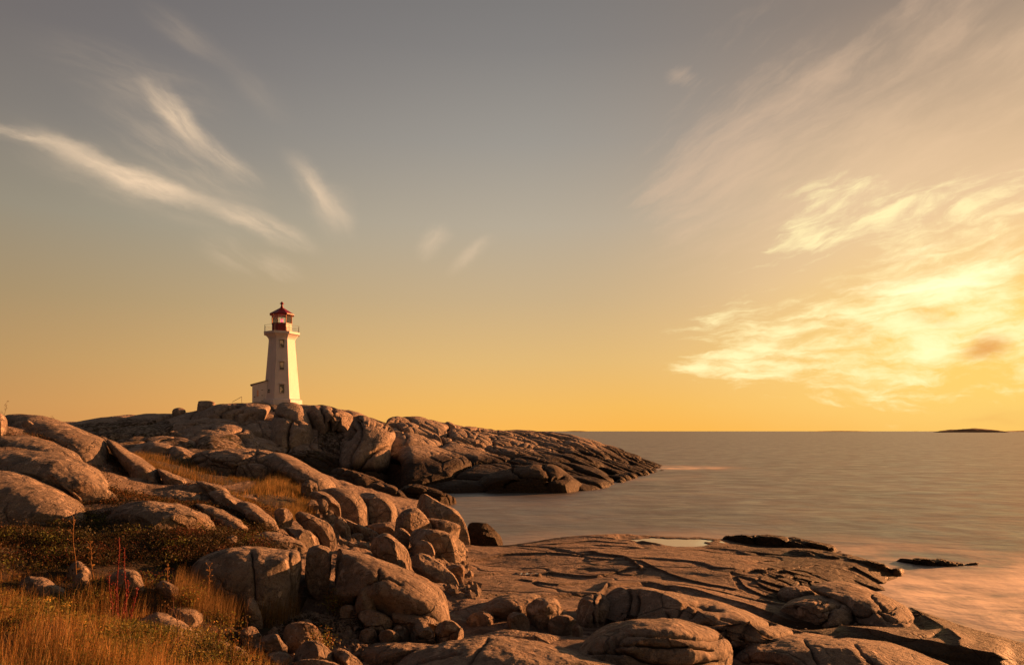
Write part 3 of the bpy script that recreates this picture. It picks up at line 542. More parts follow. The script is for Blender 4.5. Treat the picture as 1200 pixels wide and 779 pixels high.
POOLS = [(785,634.6,2.15,1.25,'large'),(452,779,.55,.30,'l'),(650,744.5,.75,.26,'m'),(618,671.5,.35,.16,'s'),(590,752.5,.42,.13,'v')]
PL = []
for px, py, rx, ry, nm in POOLS:
    # distance where the line of sight meets the ground
    Ys = np.linspace(7, 45, 800); Xs = (px-600)/F*Ys; h = base_h(Xs, Ys); los = CZ-(py-HY)/F*Ys
    k = int(np.argmax(los < h)); PL.append((Xs[k], Ys[k], float(h[k]), rx, ry, nm))
LEDGE = [([(543,655),(590,653),(637,652),(677,655.5),(692,653)],.10),([(692,653),(730,658),(750,668)],.14),([(610,678),(654,684.5),(680,683)],.08),([(560,697),(600,693)],.06),
    ([(631,698),(700,698),(712,690)],.18),([(862,675),(874,686),(900,698)],.09),([(750,663),(800,676),(862,690)],.10),([(640,668),(700,672),(745,667)],.10),
    ([(800,690),(850,697),(880,706),(910,712)],.10),([(560,672),(600,668),(640,668)],.07),
    ([(1000,668),(1040,688),(1080,712),(1130,732),(1200,748)],.10),
    ([(700,642),(760,647),(820,646),(880,652)],.05),([(560,744),(600,748),(660,742)],.10),([(712,692),(760,688),(810,697),(870,713),(930,735),(1000,745),(1080,757),(1170,778)],.20,1.6,.5),([(985,690),(1035,699),(1075,722),(1105,742),(1125,760)],.14,1.8,.6),([(640,640),(690,637),(735,640)],.06)]
LEFTVEG = [(-200,480),(130,510),(215,560),(262,568),(330,560),(372,596),(318,622),(350,650),(225,668),(360,700),(345,722),(420,716),(432,736),(345,748),(330,760),(345,800),(345,2000),(-900,2000),(-900,400)]
SW = [None]
def ground(X, Y):
    """height, veg mask, crack mask"""
    H = base_h(X, Y)
    px = 600+F*X/Y; py = HY+(CZ-H)/Y*F
    left = inpoly(px, py, LEFTVEG)
    hollow = (px < 620) & (Y > 29.5) & (Y < 70) & (px < 372)
    veg = np.where(left | hollow | (px < 100), 1.0, 0.0)
    P3 = np.stack([X, Y, H*0], -1)
    wob = fbm(P3*.8, 3, 71)*14
    scree = (1-sstep(px+wob, 515, 565))*(1-veg)*(1-sstep(Y, 45, 60))
    plat = (1-veg)*sstep(px+wob, 515, 565)*sstep(H, -.5, .55)
    slope = left & (py < 612) & (px < 300)
    veg = np.where(slope, .5+.42*np.clip(fbm(P3*np.array([.28, .5, 1])+3, 4, 72)*2.2-.32, -1, 1), veg)
    H = H+slope*(np.abs(fbm(np.stack([(X*.87+Y*.5)*.35, (-X*.5+Y*.87)*1.1, X*0], -1), 4, 74))*.35-.08)
    # soften the zone edges
    H = H+fbm(P3*.5, 3, 5)*.10*(1-plat)+veg*fbm(P3*2.2, 4, 9)*.07+scree*(fbm(P3*1.5, 4, 11)*.22)
    # jointed, rolling platform
    c, s = math.cos(R(-28)), math.sin(R(-28))
    A = np.stack([(X*c+Y*s)*.13, (-X*s+Y*c)*.34, X*0], -1)+fbm(P3*.30, 3, 21)[:, None]*.40
    pi_ = np.where(plat > 0)[0]; f1 = np.zeros(len(X)); f2 = f1+1; cid = f1+.5
    if len(pi_): f1[pi_], f2[pi_], cid[pi_] = voro(A[pi_], 3)
    e = f2-f1
    crack = np.exp(-(e/.022)**2)*plat*.8
    roll = fbm(np.stack([(X*c+Y*s)*.11, (-X*s+Y*c)*.30, X*0], -1), 4, 31, .42)
    dist = np.clip((Y-6)/14, .4, 1.3)
    H = H+plat*fbm(P3*.9, 4, 52)*.02+plat*(roll*.24*dist+(cid-.5)*.10*dist*sstep(e, 0, .07)-crack*.06)
    B = np.stack([(X*c+Y*s)*.9, (-X*s+Y*c)*1.9, X*0], -1)+fbm(P3*1.1, 3, 22)[:, None]*.4
    zi = np.where(inpoly(px, py, [(840,660),(1070,660),(1070,750),(840,750)]))[0]; g1 = np.zeros(len(X)); g2 = g1+1; gid = g1+.5
    if len(zi): g1[zi], g2[zi], gid[zi] = voro(B[zi], 8)
    zone = inpoly(px, py, [(855,672),(900,668),(960,672),(1010,680),(1060,712),(1040,738),(950,742),(880,712)])*sstep(fbm(P3*.5, 2, 40), -.5, .1)*plat*1.0
    ck2 = np.exp(-((g2-g1)/.07)**2)*zone
    H = H+zone*((gid-.5)*.14*sstep(g2-g1, 0, .1)-ck2*.08)+plat*fbm(P3*2.5, 4, 50)*.012
    crack = np.maximum(crack, ck2*.8)
    for line, a, *wd_ in LEDGE:
        wb, wf = wd_ if wd_ else (1.0, .06); a = a if wd_ else a*.62
        xs = np.array([p[0] for p in line]); ys = np.array([p[1] for p in line])
        if xs[-1] < xs[0]: xs, ys = xs[::-1], ys[::-1]
        sel = np.where((px > xs[0]-25) & (px < xs[-1]+25) & (py > ys.min()-25) & (py < ys.max()+25) & (Y < 45))[0]
        if not len(sel): continue
        q = px[sel]; yy = np.interp(q, xs, ys)+.35*np.sin(q*.09+ys[0])
        sd_ = (py[sel]-yy)*Y[sel]**2/(F*4.6)       # metres along the ground, positive is nearer to us
        end = sstep(q, xs[0]-22, xs[0]+6)*(1-sstep(q, xs[-1]-6, xs[-1]+22))
        up = np.where(sd_ < 0, np.exp(sd_/wb), np.exp(-(sd_/wf)**(1 if wf < .1 else 2))); dn = np.where(sd_ >= 0, np.exp(-sd_/1.1), 0)*(1-np.exp(-np.maximum(sd_, 0)/.06))
        H[sel] += a*end*(up*.95-dn*.42)
        crack[sel] = np.maximum(crack[sel], (wf < .1)*end*np.exp(-((sd_-.06)/.07)**2))
    for X0, Y0, Z0, rx, ry, nm in PL:
        d = np.sqrt(((X-X0)/rx)**2+((Y-Y0)/ry)**2)+fbm(P3*np.array([2.2, 3.0, 1])/rx, 3, 60)*.55
        flat = 1-sstep(d, 1.0, 1.7)
        H = H*(1-flat)+(Z0+.02)*flat-.12*(1-sstep(d, .75, 1.08))+.0
    SW[0] = sstep(px+fbm(P3*.4, 3, 81)*30, 850, 985)*.75*(1-veg)
    return H, veg, crack

# ------------------------------------------------------------------ ground sheet
def ground_sheet():
    azs = np.concatenate([np.linspace(R(-75), R(-39), 60)[:-1], np.linspace(R(-39), R(39), 1080), np.linspace(R(39), R(70), 60)[1:]])
    q = np.linspace(0, 1, 880); a, b = 1/3.2, 1/175.0
    inv = a+(b-a)*q; lg = np.exp(math.log(3.2)+math.log(175/3.2)*q)
    r = np.unique(np.concatenate([(1/inv)[::4], lg[::4], np.linspace(10, 20, 380), np.linspace(20, 38, 520)]))
    AZ, RR = np.meshgrid(azs, r, indexing='ij')
    X = (RR*np.tan(AZ)).ravel(); Y = RR.ravel()      # rows of constant distance
    H, veg, crack = ground(X, Y)
    G = np.stack([X, Y, H], -1)
    return link_mesh('ground', G, grid_faces(len(azs), len(r)), M_GROUND, attr={'veg': veg, 'crack': crack, 'swash': SW[0]})
g_obj = ground_sheet(); tag(g_obj, kind='structure', label='rocky shore ground with heath, gully and sea-worn granite platform')

# ------------------------------------------------------------------ headland
def headland():
    cols = {40:[(530,60),(520,68),(510,76),(502,85),(498,98)],60:[(530,60),(520,68),(510,76),(503,85),(497.5,98)],85:[(530,60),(520,68),(510,76),(502,85),(495,98)],110:[(530,60),(520,66),(510,74),(501,84),(491.5,98)],140:[(532,60),(522,65),(510,73),(499,84),(488.5,97)],
      165:[(535,60),(525,64),(510,72),(498,84),(486,96)],200:[(540,59),(528,63),(513,70),(499,82),(485.5,93)],225:[(545,58),(530,62),(515,68),(500,80),(482,93)],250:[(548,58),(532,62),(515,68),(498,79),(475.5,92)],280:[(550,60),(535,65),(517,71),(497,80),(473,94)],
      325:[(555,69),(540,72),(520,76),(498,83),(473,98)],345:[(556,70),(541,73),(521,77),(498,83),(473,97)],375:[(560,71),(543,74),(525,77),(500,82),(477,92)],400:[(565,73),(545,76),(527,78),(503,83),(481,91)],420:[(568,74),(548,77),(530,79),(505,83),(486,89)],
      445:[(570,74),(552,77),(530,79),(508,83),(496,89)],462:[(575,72),(560,74),(535,77),(512,83),(490.5,93)],480:[(577,66),(561,69),(536,74),(511,83),(490.5,96)],505:[(578,66),(562,69),(538,75),(512,86),(493,99)],540:[(578,66),(562,69),(541,76),(515,89),(501.5,103)],
      580:[(578,66),(562,69),(543,77),(519,92),(504,107)],620:[(577,67),(561,70),(540,80),(521,95),(505.5,112)],640:[(577,67.5),(560,72),(541,81),(523,96),(506.5,113)],670:[(576,68.5),(559,75),(542,84),(525,98),(510,114)],700:[(573,71),(560,78),(546,88),(532,101),(517.5,115)],
      720:[(568,77),(558,84),(548,92),(537,104),(524,116)],745:[(560,87),(554,92),(548,100),(541,109),(533,119)],765:[(555,98),(552,102),(549,107),(545.5,113),(541.5,120)],785:[(553,106),(552,110),(551,113),(550,117),(549,121)],805:[(553,107),(552,110),(551,113),(550,116),(549,120)],840:[(560,105),(558,109),(557,113),(556,116),(555,120)]}
    k = sorted(cols); px = np.array(k, float)
    ncol = 1250; u = np.linspace(40, 840, ncol)
    rows = []
    for j in range(5):
        py = np.interp(u, px, [cols[x][j][0] for x in k]); Y = np.interp(u, px, [cols[x][j][1] for x in k])
        ker = np.hanning(25); ker /= ker.sum()
        pad = lambda a: np.convolve(np.pad(a, 12, 'edge'), ker, 'valid')
        py, Y = pad(py), pad(Y)
        rows.append(np.stack([(u-600)/F*Y, Y, CZ-(py-HY)/F*Y], -1))
    f = rows[0].copy(); f[:, 1] -= 4; f[:, 2] -= 3
    b1 = rows[4].copy(); b1[:, 1] += 12; b1[:, 2] -= 1.6
    b2 = rows[4].copy(); b2[:, 1] += 30; b2[:, 2] = b2[:, 2]*.4-2
    b3 = rows[4].copy(); b3[:, 1] += 45; b3[:, 2] = -3
    rows = [f]+rows+[b1, b2, b3]
    cnt = [20, 75, 95, 110, 90, 30, 16, 8]
    out = []
    for s in range(len(rows)-1):
        p0 = rows[max(s-1, 0)]; p1 = rows[s]; p2 = rows[s+1]; p3 = rows[min(s+2, len(rows)-1)]
        for t in np.arange(cnt[s])/cnt[s]:
            out.append(.5*((2*p1)+(-p0+p2)*t+(2*p0-5*p1+4*p2-p3)*t*t+(-p0+3*p1-3*p2+p3)*t**3))
    out.append(rows[-1])
    G = np.stack(out, 1)                         # (ncol, nrow, 3)
    N = grid_normals(G); 
    if N[..., 2].mean() < 0: N = -N
    sh = G.shape; P = G.reshape(-1, 3); N = N.reshape(-1, 3)
    U = np.repeat(u, sh[1])
    ridge = sstep(U, 540, 660)                   # the seaward end is drawn out in long ribs
    wv = fbm(P*.10, 3, 3)[:, None]*1.6
    q = P+wv*2+np.stack([P[:, 2]*.5, P[:, 2]*0, P[:, 0]*.12], -1)
    f1, f2, cid = voro(q*np.array([.17, .13, .24]), 5)
    e = f2-f1
    g1, g2, gid = voro(q*np.array([.50, .36, .62])+.3, 15)
    e2 = g2-g1
    c, s = math.cos(R(-34)), math.sin(R(-34))
    r3 = np.stack([(P[:, 0]*c+P[:, 1]*s)*.09, (-P[:, 0]*s+P[:, 1]*c)*.42, P[:, 2]*.35], -1)+fbm(P*.08, 2, 8)[:, None]*.8
    h1, h2, hid = voro(r3, 25); e3 = h2-h1
    zone = sstep(fbm(P*.09, 2, 77), -.25, .25)
    big = .85*(1-np.exp(-e*5))-.55*np.exp(-(e/.035)**2)+(cid-.5)*.5*sstep(e, 0, .12)
    sml = (.20*(1-np.exp(-e2*5))-.22*np.exp(-(e2/.06)**2)+(gid-.5)*.2*sstep(e2, 0, .15))*zone
    rib = .75*(1-np.exp(-e3*5))-.4*np.exp(-(e3/.04)**2)+(hid-.5)*.6*sstep(e3, 0, .12)
    d = (big*(1-ridge)+rib*ridge+sml*(1-.5*ridge))*.9-.35+fbm(P*.5, 4, 90)*.14
    fade = sstep(U, 41, 60)
    crestrow = np.tile(np.concatenate([np.full(95, 1.0), np.linspace(1, 1, 205), np.linspace(1, .35, sh[1]-300)]), sh[0])
    d = d*crestrow*(1-.6*sstep(U, 745, 790))
    P2 = P+N*d[:, None]
    crack = np.maximum(np.exp(-(e/.04)**2)*(1-ridge), np.maximum(np.exp(-(e2/.05)**2)*zone*.8, np.exp(-(e3/.05)**2)*ridge))
    pxp = 600+F*P[:, 0]/P[:, 1]; pyp = HY+(CZ-P[:, 2])/P[:, 1]*F
    veg = np.zeros(len(P))
    for poly in ([(85,500),(110,497),(150,493),(190,491),(207,497),(200,512),(175,522),(130,535),(40,560),(40,500)],[(200,518),(230,520),(300,526),(306,545),(240,560),(190,540),(175,527)],[(232,514),(270,512),(285,518),(262,523),(236,521)],[(300,496),(314,486),(322,474),(312,474),(300,478)],[(372,500),(398,495),(404,508),(395,535),(372,530)],[(312,528),(370,530),(400,545),(380,560),(300,548)]):
        veg = np.maximum(veg, inpoly(pxp, pyp, poly)*.52)
    return link_mesh('headland', P2, grid_faces(sh[0], sh[1])[:, ::-1], M_HEAD, attr={'veg': veg, 'crack': crack})
tag(headland(), kind='structure', label='jointed granite headland carrying the lighthouse')

# ------------------------------------------------------------------ sea
def water_mat(name, pool=False):
    m, t, b = mat(name)
    pos = t.add('ShaderNodeNewGeometry').outputs['Position']
    if pool:
        b.inputs['Base Color'].default_value = (.34, .28, .22, 1); b.inputs['Roughness'].default_value = .03; b.inputs['IOR'].default_value = 2.8
        b.inputs['Specular IOR Level'].default_value = 1.0
        return m
    sp = t.add('ShaderNodeSeparateXYZ'); t.put(sp.inputs[0], pos)
    # long smooth streaks left by a long exposure: milky foam over dark water
    n1 = t.noise(t.mapping(pos, rot=(0, 0, R(12)), sc=(.09, .11, 1)), 1.0, 7, .62, .8)
    n2 = t.noise(t.mapping(pos, rot=(0, 0, R(-8)), sc=(.28, .38, 1)), 1.0, 6, .62, .5)
    # nearness to the washed ledges on the right
    d1 = t.vm('LENGTH', t.mapping(pos, loc=(16, 28, 0), rot=(0, 0, R(-28)), sc=(19, 11, 8), typ='TEXTURE'))  # spread wide so the pale foam also paints the reflected evening glow
    d2 = t.vm('LENGTH', t.mapping(pos, loc=(28, 112, 0), sc=(14, 9, 8), typ='TEXTURE'))
    d3 = t.vm('LENGTH', t.mapping(pos, loc=(12, 82, 0), rot=(0, 0, R(35)), sc=(18, 3.5, 8), typ='TEXTURE'))
    d4 = t.vm('LENGTH', t.mapping(pos, loc=(15.3, 25.5, 0), rot=(0, 0, R(4)), sc=(3.2, 9, 8), typ='TEXTURE'))
    foam = t.m('MAXIMUM', t.mapr(d1, .25, 1.25, 1, 0), t.m('MAXIMUM', t.mapr(d2, .2, 1.1, 1, 0), t.m('MULTIPLY', t.mapr(d3, .3, 1.2, 1, 0), .35)))
    foam = t.m('MULTIPLY', foam, t.mapr(t.m('ADD', t.m('MULTIPLY', n1, .5), t.m('MULTIPLY', n2, .5)), .36, .64))
    foam = t.m('MAXIMUM', foam, t.m('MULTIPLY', t.mapr(d4, .35, 1.1, 1, 0), t.mapr(n2, .30, .55)))
    body = t.mix(t.mapr(n1, .32, .68), (.082, .082, .080), (.140, .138, .132))
    body = t.mix(t.m('MULTIPLY', foam, .9), body, (.75, .66, .56))
    t.l.new(body, b.inputs['Base Color'])
    r = t.m('ADD', t.mapr(n2, .3, .7, .34, .50), t.m('MULTIPLY', foam, .3))
    t.l.new(r, b.inputs['Roughness']); b.inputs['IOR'].default_value = 1.42
    hh = t.m('ADD', t.m('MULTIPLY', t.noise(t.mapping(pos, rot=(0, 0, R(6)), sc=(.12, .18, 1)), 1.0, 6, .55, .3), 1.0), t.m('MULTIPLY', t.noise(t.mapping(pos, rot=(0, 0, R(-10)), sc=(.5, 1.1, 1)), 1.0, 3, .5), .12))
    bp = t.add('ShaderNodeBump'); bp.inputs['Strength'].default_value = .3; bp.inputs['Distance'].default_value = 1.0
    t.l.new(hh, bp.inputs['Height']); t.l.new(bp.outputs[0], b.inputs['Normal'])
    return m
M_SEA = water_mat('sea_water'); M_POOL = water_mat('pool_water', True)
def sea():
    r = np.concatenate([[3], np.geomspace(20, 40000, 60)]); a = np.linspace(0, 2*math.pi, 97)
    A, RR = np.meshgrid(a, r, indexing='ij')
    G = np.stack([RR*np.sin(A), RR*np.cos(A), 0*A], -1)
    return link_mesh('water', G.reshape(-1, 3), grid_faces(97, len(r))[:, ::-1], M_SEA)
tag(sea(), kind='structure', label='smooth evening sea')
for X0, Y0, Z0, rx, ry, nm in PL:
    a = np.linspace(0, 2*math.pi, 49)[:-1]; V = [(0, 0, 0)]+[(math.cos(t)*rx*1.25, math.sin(t)*ry*1.25, 0) for t in a]
    T = [(0, i+1, (i+1) % 48+1) for i in range(48)]
    o = link_mesh('tide_pool', np.array(V), None, M_POOL, tris=T); o.location = (X0, Y0, Z0-.02)
    tag(o, kind='structure', label={'large':'long bright tide pool near the far edge of the platform','l':'small still pool at the bottom edge left of centre','m':'shallow pool in the platform gully','s':'tiny puddle on the platform','v':'thin pale puddle behind the dark slab'}[nm])

# ------------------------------------------------------------------ rocks
def build_rock(name, label, Y, T, lean, pts, o, idx):
    pp = catmull(pts); x, y = pp[:, 0], pp[:, 1]
    cr_ = x*np.roll(y, -1)-np.roll(x, -1)*y; A = cr_.sum()/2
    cx = ((x+np.roll(x, -1))*cr_).sum()/(6*A); cy = ((y+np.roll(y, -1))*cr_).sum()/(6*A)
    wd = x.max()-x.min(); hd = y.max()-y.min(); asp = max(.2, hd/wd)
    # angles are taken in a space where the outline is about round
    th = np.arctan2(-(y-cy)/asp, x-cx); rr = np.hypot((y-cy)/asp, x-cx)
    od = np.argsort(th); th, rr = th[od], rr[od]
    res = o.get('res', 1.4)
    nt = int(np.clip((wd+hd)*2*res*.9, 48, 900)); npf = int(np.clip((wd+hd)*.62*res, 24, 300))
    tt = -math.pi+np.arange(nt)*2*math.pi/nt
    ri = np.interp(tt, np.concatenate([th-2*math.pi, th, th+2*math.pi]), np.tile(rr, 3))
    # front half finely, back half coarsely
    ph = np.concatenate([np.linspace(.001, math.pi*.55, npf), np.linspace(math.pi*.55, math.pi-.001, max(10, npf//4))[1:]])
    TT, PH = np.meshgrid(tt, ph, indexing='ij'); RI = np.repeat(ri[:, None], len(ph), 1)
    sn = np.sin(PH)**.80; cs = np.cos(PH)
    qx = cx+RI*sn*np.cos(TT); qy = cy-RI*sn*np.sin(TT)*asp
    if emb(o): qy = np.where(qy > cy, cy+(qy-cy)*1.45, qy)
    dep = -T*np.sign(cs)*np.abs(cs)**.9
    up = (cy-qy)/F*Y
    # the lean never pushes the lower lip forward of the foot by more than the rock is deep
    YY = Y+dep+lean*up
    P = np.stack([(qx-600)/F*YY, YY, CZ-(qy-HY)/F*YY], -1)
    C = np.array(at(cx, cy, Y)); rs = np.random.RandomState(idx*31+5)
    size = min(wd, hd*1.6)/F*Y; sh = P.shape
    Q = (P-C).reshape(-1, 3)
    # flat joint faces
    nf = 2 if o.get('big') or (o.get('hd') and not o.get('fac')) else 3 if emb(o) else o.get('fac', 7)
    for k in range(nf):
        n = rs.normal(size=3); n[1] = -abs(n[1])*1.2-.2; n[2] = n[2]*.8+.15; n /= np.linalg.norm(n)
        s = Q@n; lim = s.max()*(rs.uniform(.80, .93) if nf <= 3 else rs.uniform(.62, .86)); ex = np.maximum(s-lim, 0); Q = Q-n*(ex*.85)[:, None]
    P = Q+C
    G = P.reshape(sh); Gw = np.concatenate([G[-1:], G, G[:1]], 0)
    N = grid_normals(Gw)[1:-1].reshape(-1, 3)
    if (N*Q).sum() < 0: N = -N
    big = o.get('big', 0)
    s1 = rs.uniform(0, 100)
    amp = size*.022 if o.get('hd') else min(size*.045, .055)
    d = fbm(P*(1.7/max(size, .3))+s1, 4, idx)*amp*1.3+fbm(P*(7/max(size, .5))+s1, 4, idx+3)*amp*.45
    d += -np.abs(fbm(P*np.array([1.3, 1.3, 2.6])/max(size, .4)*1.6+s1, 4, idx+9))*amp*1.1
    crack = np.zeros(len(P))
    if o.get('cr'):
        q = P*np.array([.5, .4, .8])*o['cr']*.5+fbm(P*.4, 2, 4)[:, None]*.4; f1, f2, cid = voro(q, idx); e = f2-f1
        d += -.12*np.exp(-(e/.05)**2)+.10*sstep(e, 0, .3); crack = np.maximum(crack, np.exp(-(e/.05)**2)*.8)
    if 0:
        q = (P+fbm(P*.15, 2, 4)[:, None]*2)*np.array([.42, .3, .5]); f1, f2, cid = voro(q, idx+40); e = f2-f1; z = sstep(fbm(P*.12, 2, idx), -.1, .3)
        d += z*(-.22*np.exp(-(e/.05)**2)+.14*sstep(e, 0, .3)); crack = np.maximum(crack, z*np.exp(-(e/.05)**2)*.8)
    fx, fy = qx.ravel(), qy.ravel(); front = (PH.ravel() < math.pi*.52)
    cd = o.get('cdep', .07)
    for ln in o.get('cracks', []):
        L = catmull_open(ln, 6)
        L = L+np.stack([np.sin(np.arange(len(L))*1.7+idx), np.cos(np.arange(len(L))*2.1+idx)], -1)*.5
        dm = np.full(len(fx), 1e9); side = np.zeros(len(fx))
        for a, b in zip(L[:-1], L[1:]):
            ab = b-a; t = np.clip(((fx-a[0])*ab[0]+(fy-a[1])*ab[1])/(ab@ab+1e-9), 0, 1)
            dd = np.hypot(fx-a[0]-t*ab[0], fy-a[1]-t*ab[1]); dm = np.minimum(dm, dd)
        wpx = 1.15
        g = np.exp(-(dm/wpx)**2)*front; d -= cd*g; d += cd*.45*np.exp(-(dm/7)**2)*0
        d -= cd*.35*np.exp(-(dm/4.5)**2)*front
        crack = np.maximum(crack, np.exp(-(dm/1.0)**2)*front)
    P = P+N*d[:, None]
    # the foot goes down into the ground
    sink = o.get('sink', .35*size)
    zlow = CZ-(y.max()-HY)/F*Y; zt = C[2]
    m_ = 1-sstep(P[:, 2], zlow, zt if zt > zlow+.01 else zlow+.01)
    P[:, 2] -= sink*m_
    org = (C[0], C[1], float(zlow))
    M = M_WET if o.get('wet') else (M_HEADROCK if o.get('hd') else (M_LICHEN if o.get('lich') else M_ROCK))
    ob = link_mesh(name, P, grid_faces(nt, len(ph), True), M, origin=org, attr={'crack': crack})
    cat = {'rock_outcrop': 'rock outcrop', 'boulder': 'boulder', 'stone': 'stone', 'sea_ledge': 'sea ledge'}[name]
    tag(ob, label, cat, o.get('g'))
    return ob
def catmull_open(ln, n):
    p = np.array([ln[0]]+list(ln)+[ln[-1]], float); out = []
    for i in range(1, len(p)-2):
        a, b, c, d = p[i-1], p[i], p[i+1], p[i+2]
        for t in np.arange(n)/n:
            out.append(.5*((2*b)+(-a+c)*t+(2*a-5*b+4*c-d)*t*t+(-a+3*b-3*c+d)*t**3))
    out.append(p[-2]); return np.array(out)
M_HEADROCK = granite('cliff_granite', (0.37, 0.30, 0.25), (0.29, 0.23, 0.19), wet=2.4, wetband=1.2, lichen=0.3, scale=0.55, bump=0.8)
for i, r in enumerate(RK): build_rock(*r, i)
# ------------------------------------------------------------------ far islands
def island(px0, px1, h, Y, dep, label):
    x0 = (px0-600)/F*Y; x1 = (px1-600)/F*Y; n = 120
    u = np.linspace(0, 1, n); v = np.linspace(-1, 1, 14)
    Ug, Vg = np.meshgrid(u, v, indexing='ij')
    prof = np.clip(np.sin(np.pi*Ug), 0, 1)**.35*(.72+.28*np.sin(np.pi*Ug))*np.sqrt(np.clip(1-Vg**2, 0, 1))
    X = x0+(x1-x0)*Ug; Yg = Y+dep*Vg
    nz = fbm(np.stack([X.ravel()*.03, Yg.ravel()*.03, X.ravel()*0], -1), 4, 6).reshape(X.shape)
    Z = h*prof*(1+.22*nz)-1.0
    return link_mesh('island', np.stack([X, Yg, Z], -1).reshape(-1, 3), grid_faces(n, 14), M_ISLE)
M_ISLE = simple('island_forest', (0.26, 0.15, 0.08), .9, nscale=.02, spec=.1)  # brown lightened to stand in for haze that is not modelled
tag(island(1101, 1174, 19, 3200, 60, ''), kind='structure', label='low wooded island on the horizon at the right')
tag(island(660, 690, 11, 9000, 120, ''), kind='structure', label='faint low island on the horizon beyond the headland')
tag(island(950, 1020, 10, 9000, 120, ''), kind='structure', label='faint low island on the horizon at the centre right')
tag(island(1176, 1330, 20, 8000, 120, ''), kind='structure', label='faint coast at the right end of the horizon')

# ------------------------------------------------------------------ lighthouse
M_WHITE = simple('white_paint', (0.56, 0.51, 0.52), .55, var=.05, bump=.25, nscale=.8)
def weather(m):   # grime streaks of the old paint
    t = NT(m.node_tree); b = [n for n in m.node_tree.nodes if n.type == 'BSDF_PRINCIPLED'][0]
    src = b.inputs['Base Color'].links[0].from_socket
    pos = t.add('ShaderNodeNewGeometry').outputs['Position']
    f = t.mapr(t.noise(t.mapping(pos, sc=(3, 3, .35)), 1.3, 6, .65), .5, .72, 0, .38)
    t.l.new(t.mix(f, src, (.33, .31, .30)), b.inputs['Base Color'])
weather(M_WHITE)
M_RED = simple('red_paint', (0.17, 0.004, 0.008), .4, var=.12, bump=.08)
M_TRIM = simple('window_trim', (0.09, 0.065, 0.045), .5, var=.08)
M_POST = simple('lantern_paint', (0.45, 0.22, 0.12), .4)
M_DARKP = simple('dark_iron', (0.03, 0.028, 0.026), .5)
M_GREYP = simple('grey_metal', (0.10, 0.09, 0.085), .6, metal=.1)
M_SHING = simple('shingle_roof', (0.16, 0.12, 0.10), .8, nscale=3)
M_SKYPANE = simple('sky_pane_plain', (0.72, 0.60, 0.36), .5, var=.2, nscale=3)
M_PINKD = simple('faded_door', (0.55, 0.30, 0.22), .6)
def glass(name, tint=(.9, .92, .9), tr=.85):
    m = bpy.data.materials.new(name); m.use_nodes = True; m.node_tree.nodes.clear(); t = NT(m.node_tree)
    g = t.add('ShaderNodeBsdfGlossy'); g.inputs['Roughness'].default_value = .03
    tp = t.add('ShaderNodeBsdfTransparent'); tp.inputs[0].default_value = (*tint, 1)
    fr = t.add('ShaderNodeFresnel'); mx = t.add('ShaderNodeMixShader')
    t.l.new(t.m('MULTIPLY_ADD', fr.outputs[0], .9, 1-tr-.1), mx.inputs[0]); t.l.new(tp.outputs[0], mx.inputs[1]); t.l.new(g.outputs[0], mx.inputs[2])
    o = t.add('ShaderNodeOutputMaterial'); t.l.new(mx.outputs[0], o.inputs[0]); return m
M_GLASS = glass('lantern_glass'); M_PANE = glass('window_glass', (.75, .75, .72), .7)
def emis(name, col, s):
    m, t, b = mat(name); b.inputs['Base Color'].default_value = (*col, 1); b.inputs['Emission Color'].default_value = (*col, 1); b.inputs['Emission Strength'].default_value = s; return m
M_LAMP = emis('red_beacon', (1.0, .03, .05), 2.2)

class MB:
    """collects polygons for one mesh"""
    def __init__(s): s.v = []; s.f = []
    def ring_stack(s, rings, cap0=True, cap1=True, off=(0, 0)):
        """rings: list of (radius, z) or (radius, z, n); an octagon loft with a face towards -Y"""
        n = s.n if hasattr(s, 'n') else 8; b = len(s.v)
        for r, z in rings:
            for k in range(n):
                a = math.pi/n+2*math.pi*k/n
                s.v.append((off[0]+r*math.sin(a), off[1]-r*math.cos(a), z))
        for j in range(len(rings)-1):
            for k in range(n):
                a0 = b+j*n+k; a1 = b+j*n+(k+1) % n
                s.f.append((a0, a1, a1+n, a0+n))
        if cap0: s.f.append(tuple(b+k for k in range(n))[::-1])
        if cap1: s.f.append(tuple(b+(len(rings)-1)*n+k for k in range(n)))
        return s
    def box(s, x0, x1, y0, y1, z0, z1):
        b = len(s.v)
        s.v += [(x0,y0,z0),(x1,y0,z0),(x1,y1,z0),(x0,y1,z0),(x0,y0,z1),(x1,y0,z1),(x1,y1,z1),(x0,y1,z1)]
        s.f += [(b,b+3,b+2,b+1),(b+4,b+5,b+6,b+7),(b,b+1,b+5,b+4),(b+1,b+2,b+6,b+5),(b+2,b+3,b+7,b+6),(b+3,b,b+4,b+7)]
        return s
    def tube(s, p, q, r, r2=None, n=8):
        r2 = r if r2 is None else r2
        p = mathutils.Vector(p); q = mathutils.Vector(q); d = (q-p).normalized(); u = d.orthogonal().normalized(); w_ = d.cross(u); b = len(s.v)
        for c, rad in ((p, r), (q, r2)):
            for k in range(n):
                a = 2*math.pi*k/n; s.v.append(tuple(c+u*math.cos(a)*rad+w_*math.sin(a)*rad))
        for k in range(n): s.f.append((b+k, b+(k+1) % n, b+n+(k+1) % n, b+n+k))
        s.f.append(tuple(b+k for k in range(n))[::-1]); s.f.append(tuple(b+n+k for k in range(n)))
        return s
    def build(s, name, m, parent=None, smooth=False, xf=None):
        v = s.v if xf is None else [tuple(xf@mathutils.Vector(p)) for p in s.v]
        me = bpy.data.meshes.new(name); me.from_pydata(v, [], s.f); me.materials.append(m)
        if smooth: me.polygons.foreach_set('use_smooth', [True]*len(me.polygons))
        me.update(); o = bpy.data.objects.new(name, me); COL.objects.link(o)
        if parent: o.parent = parent
        return o
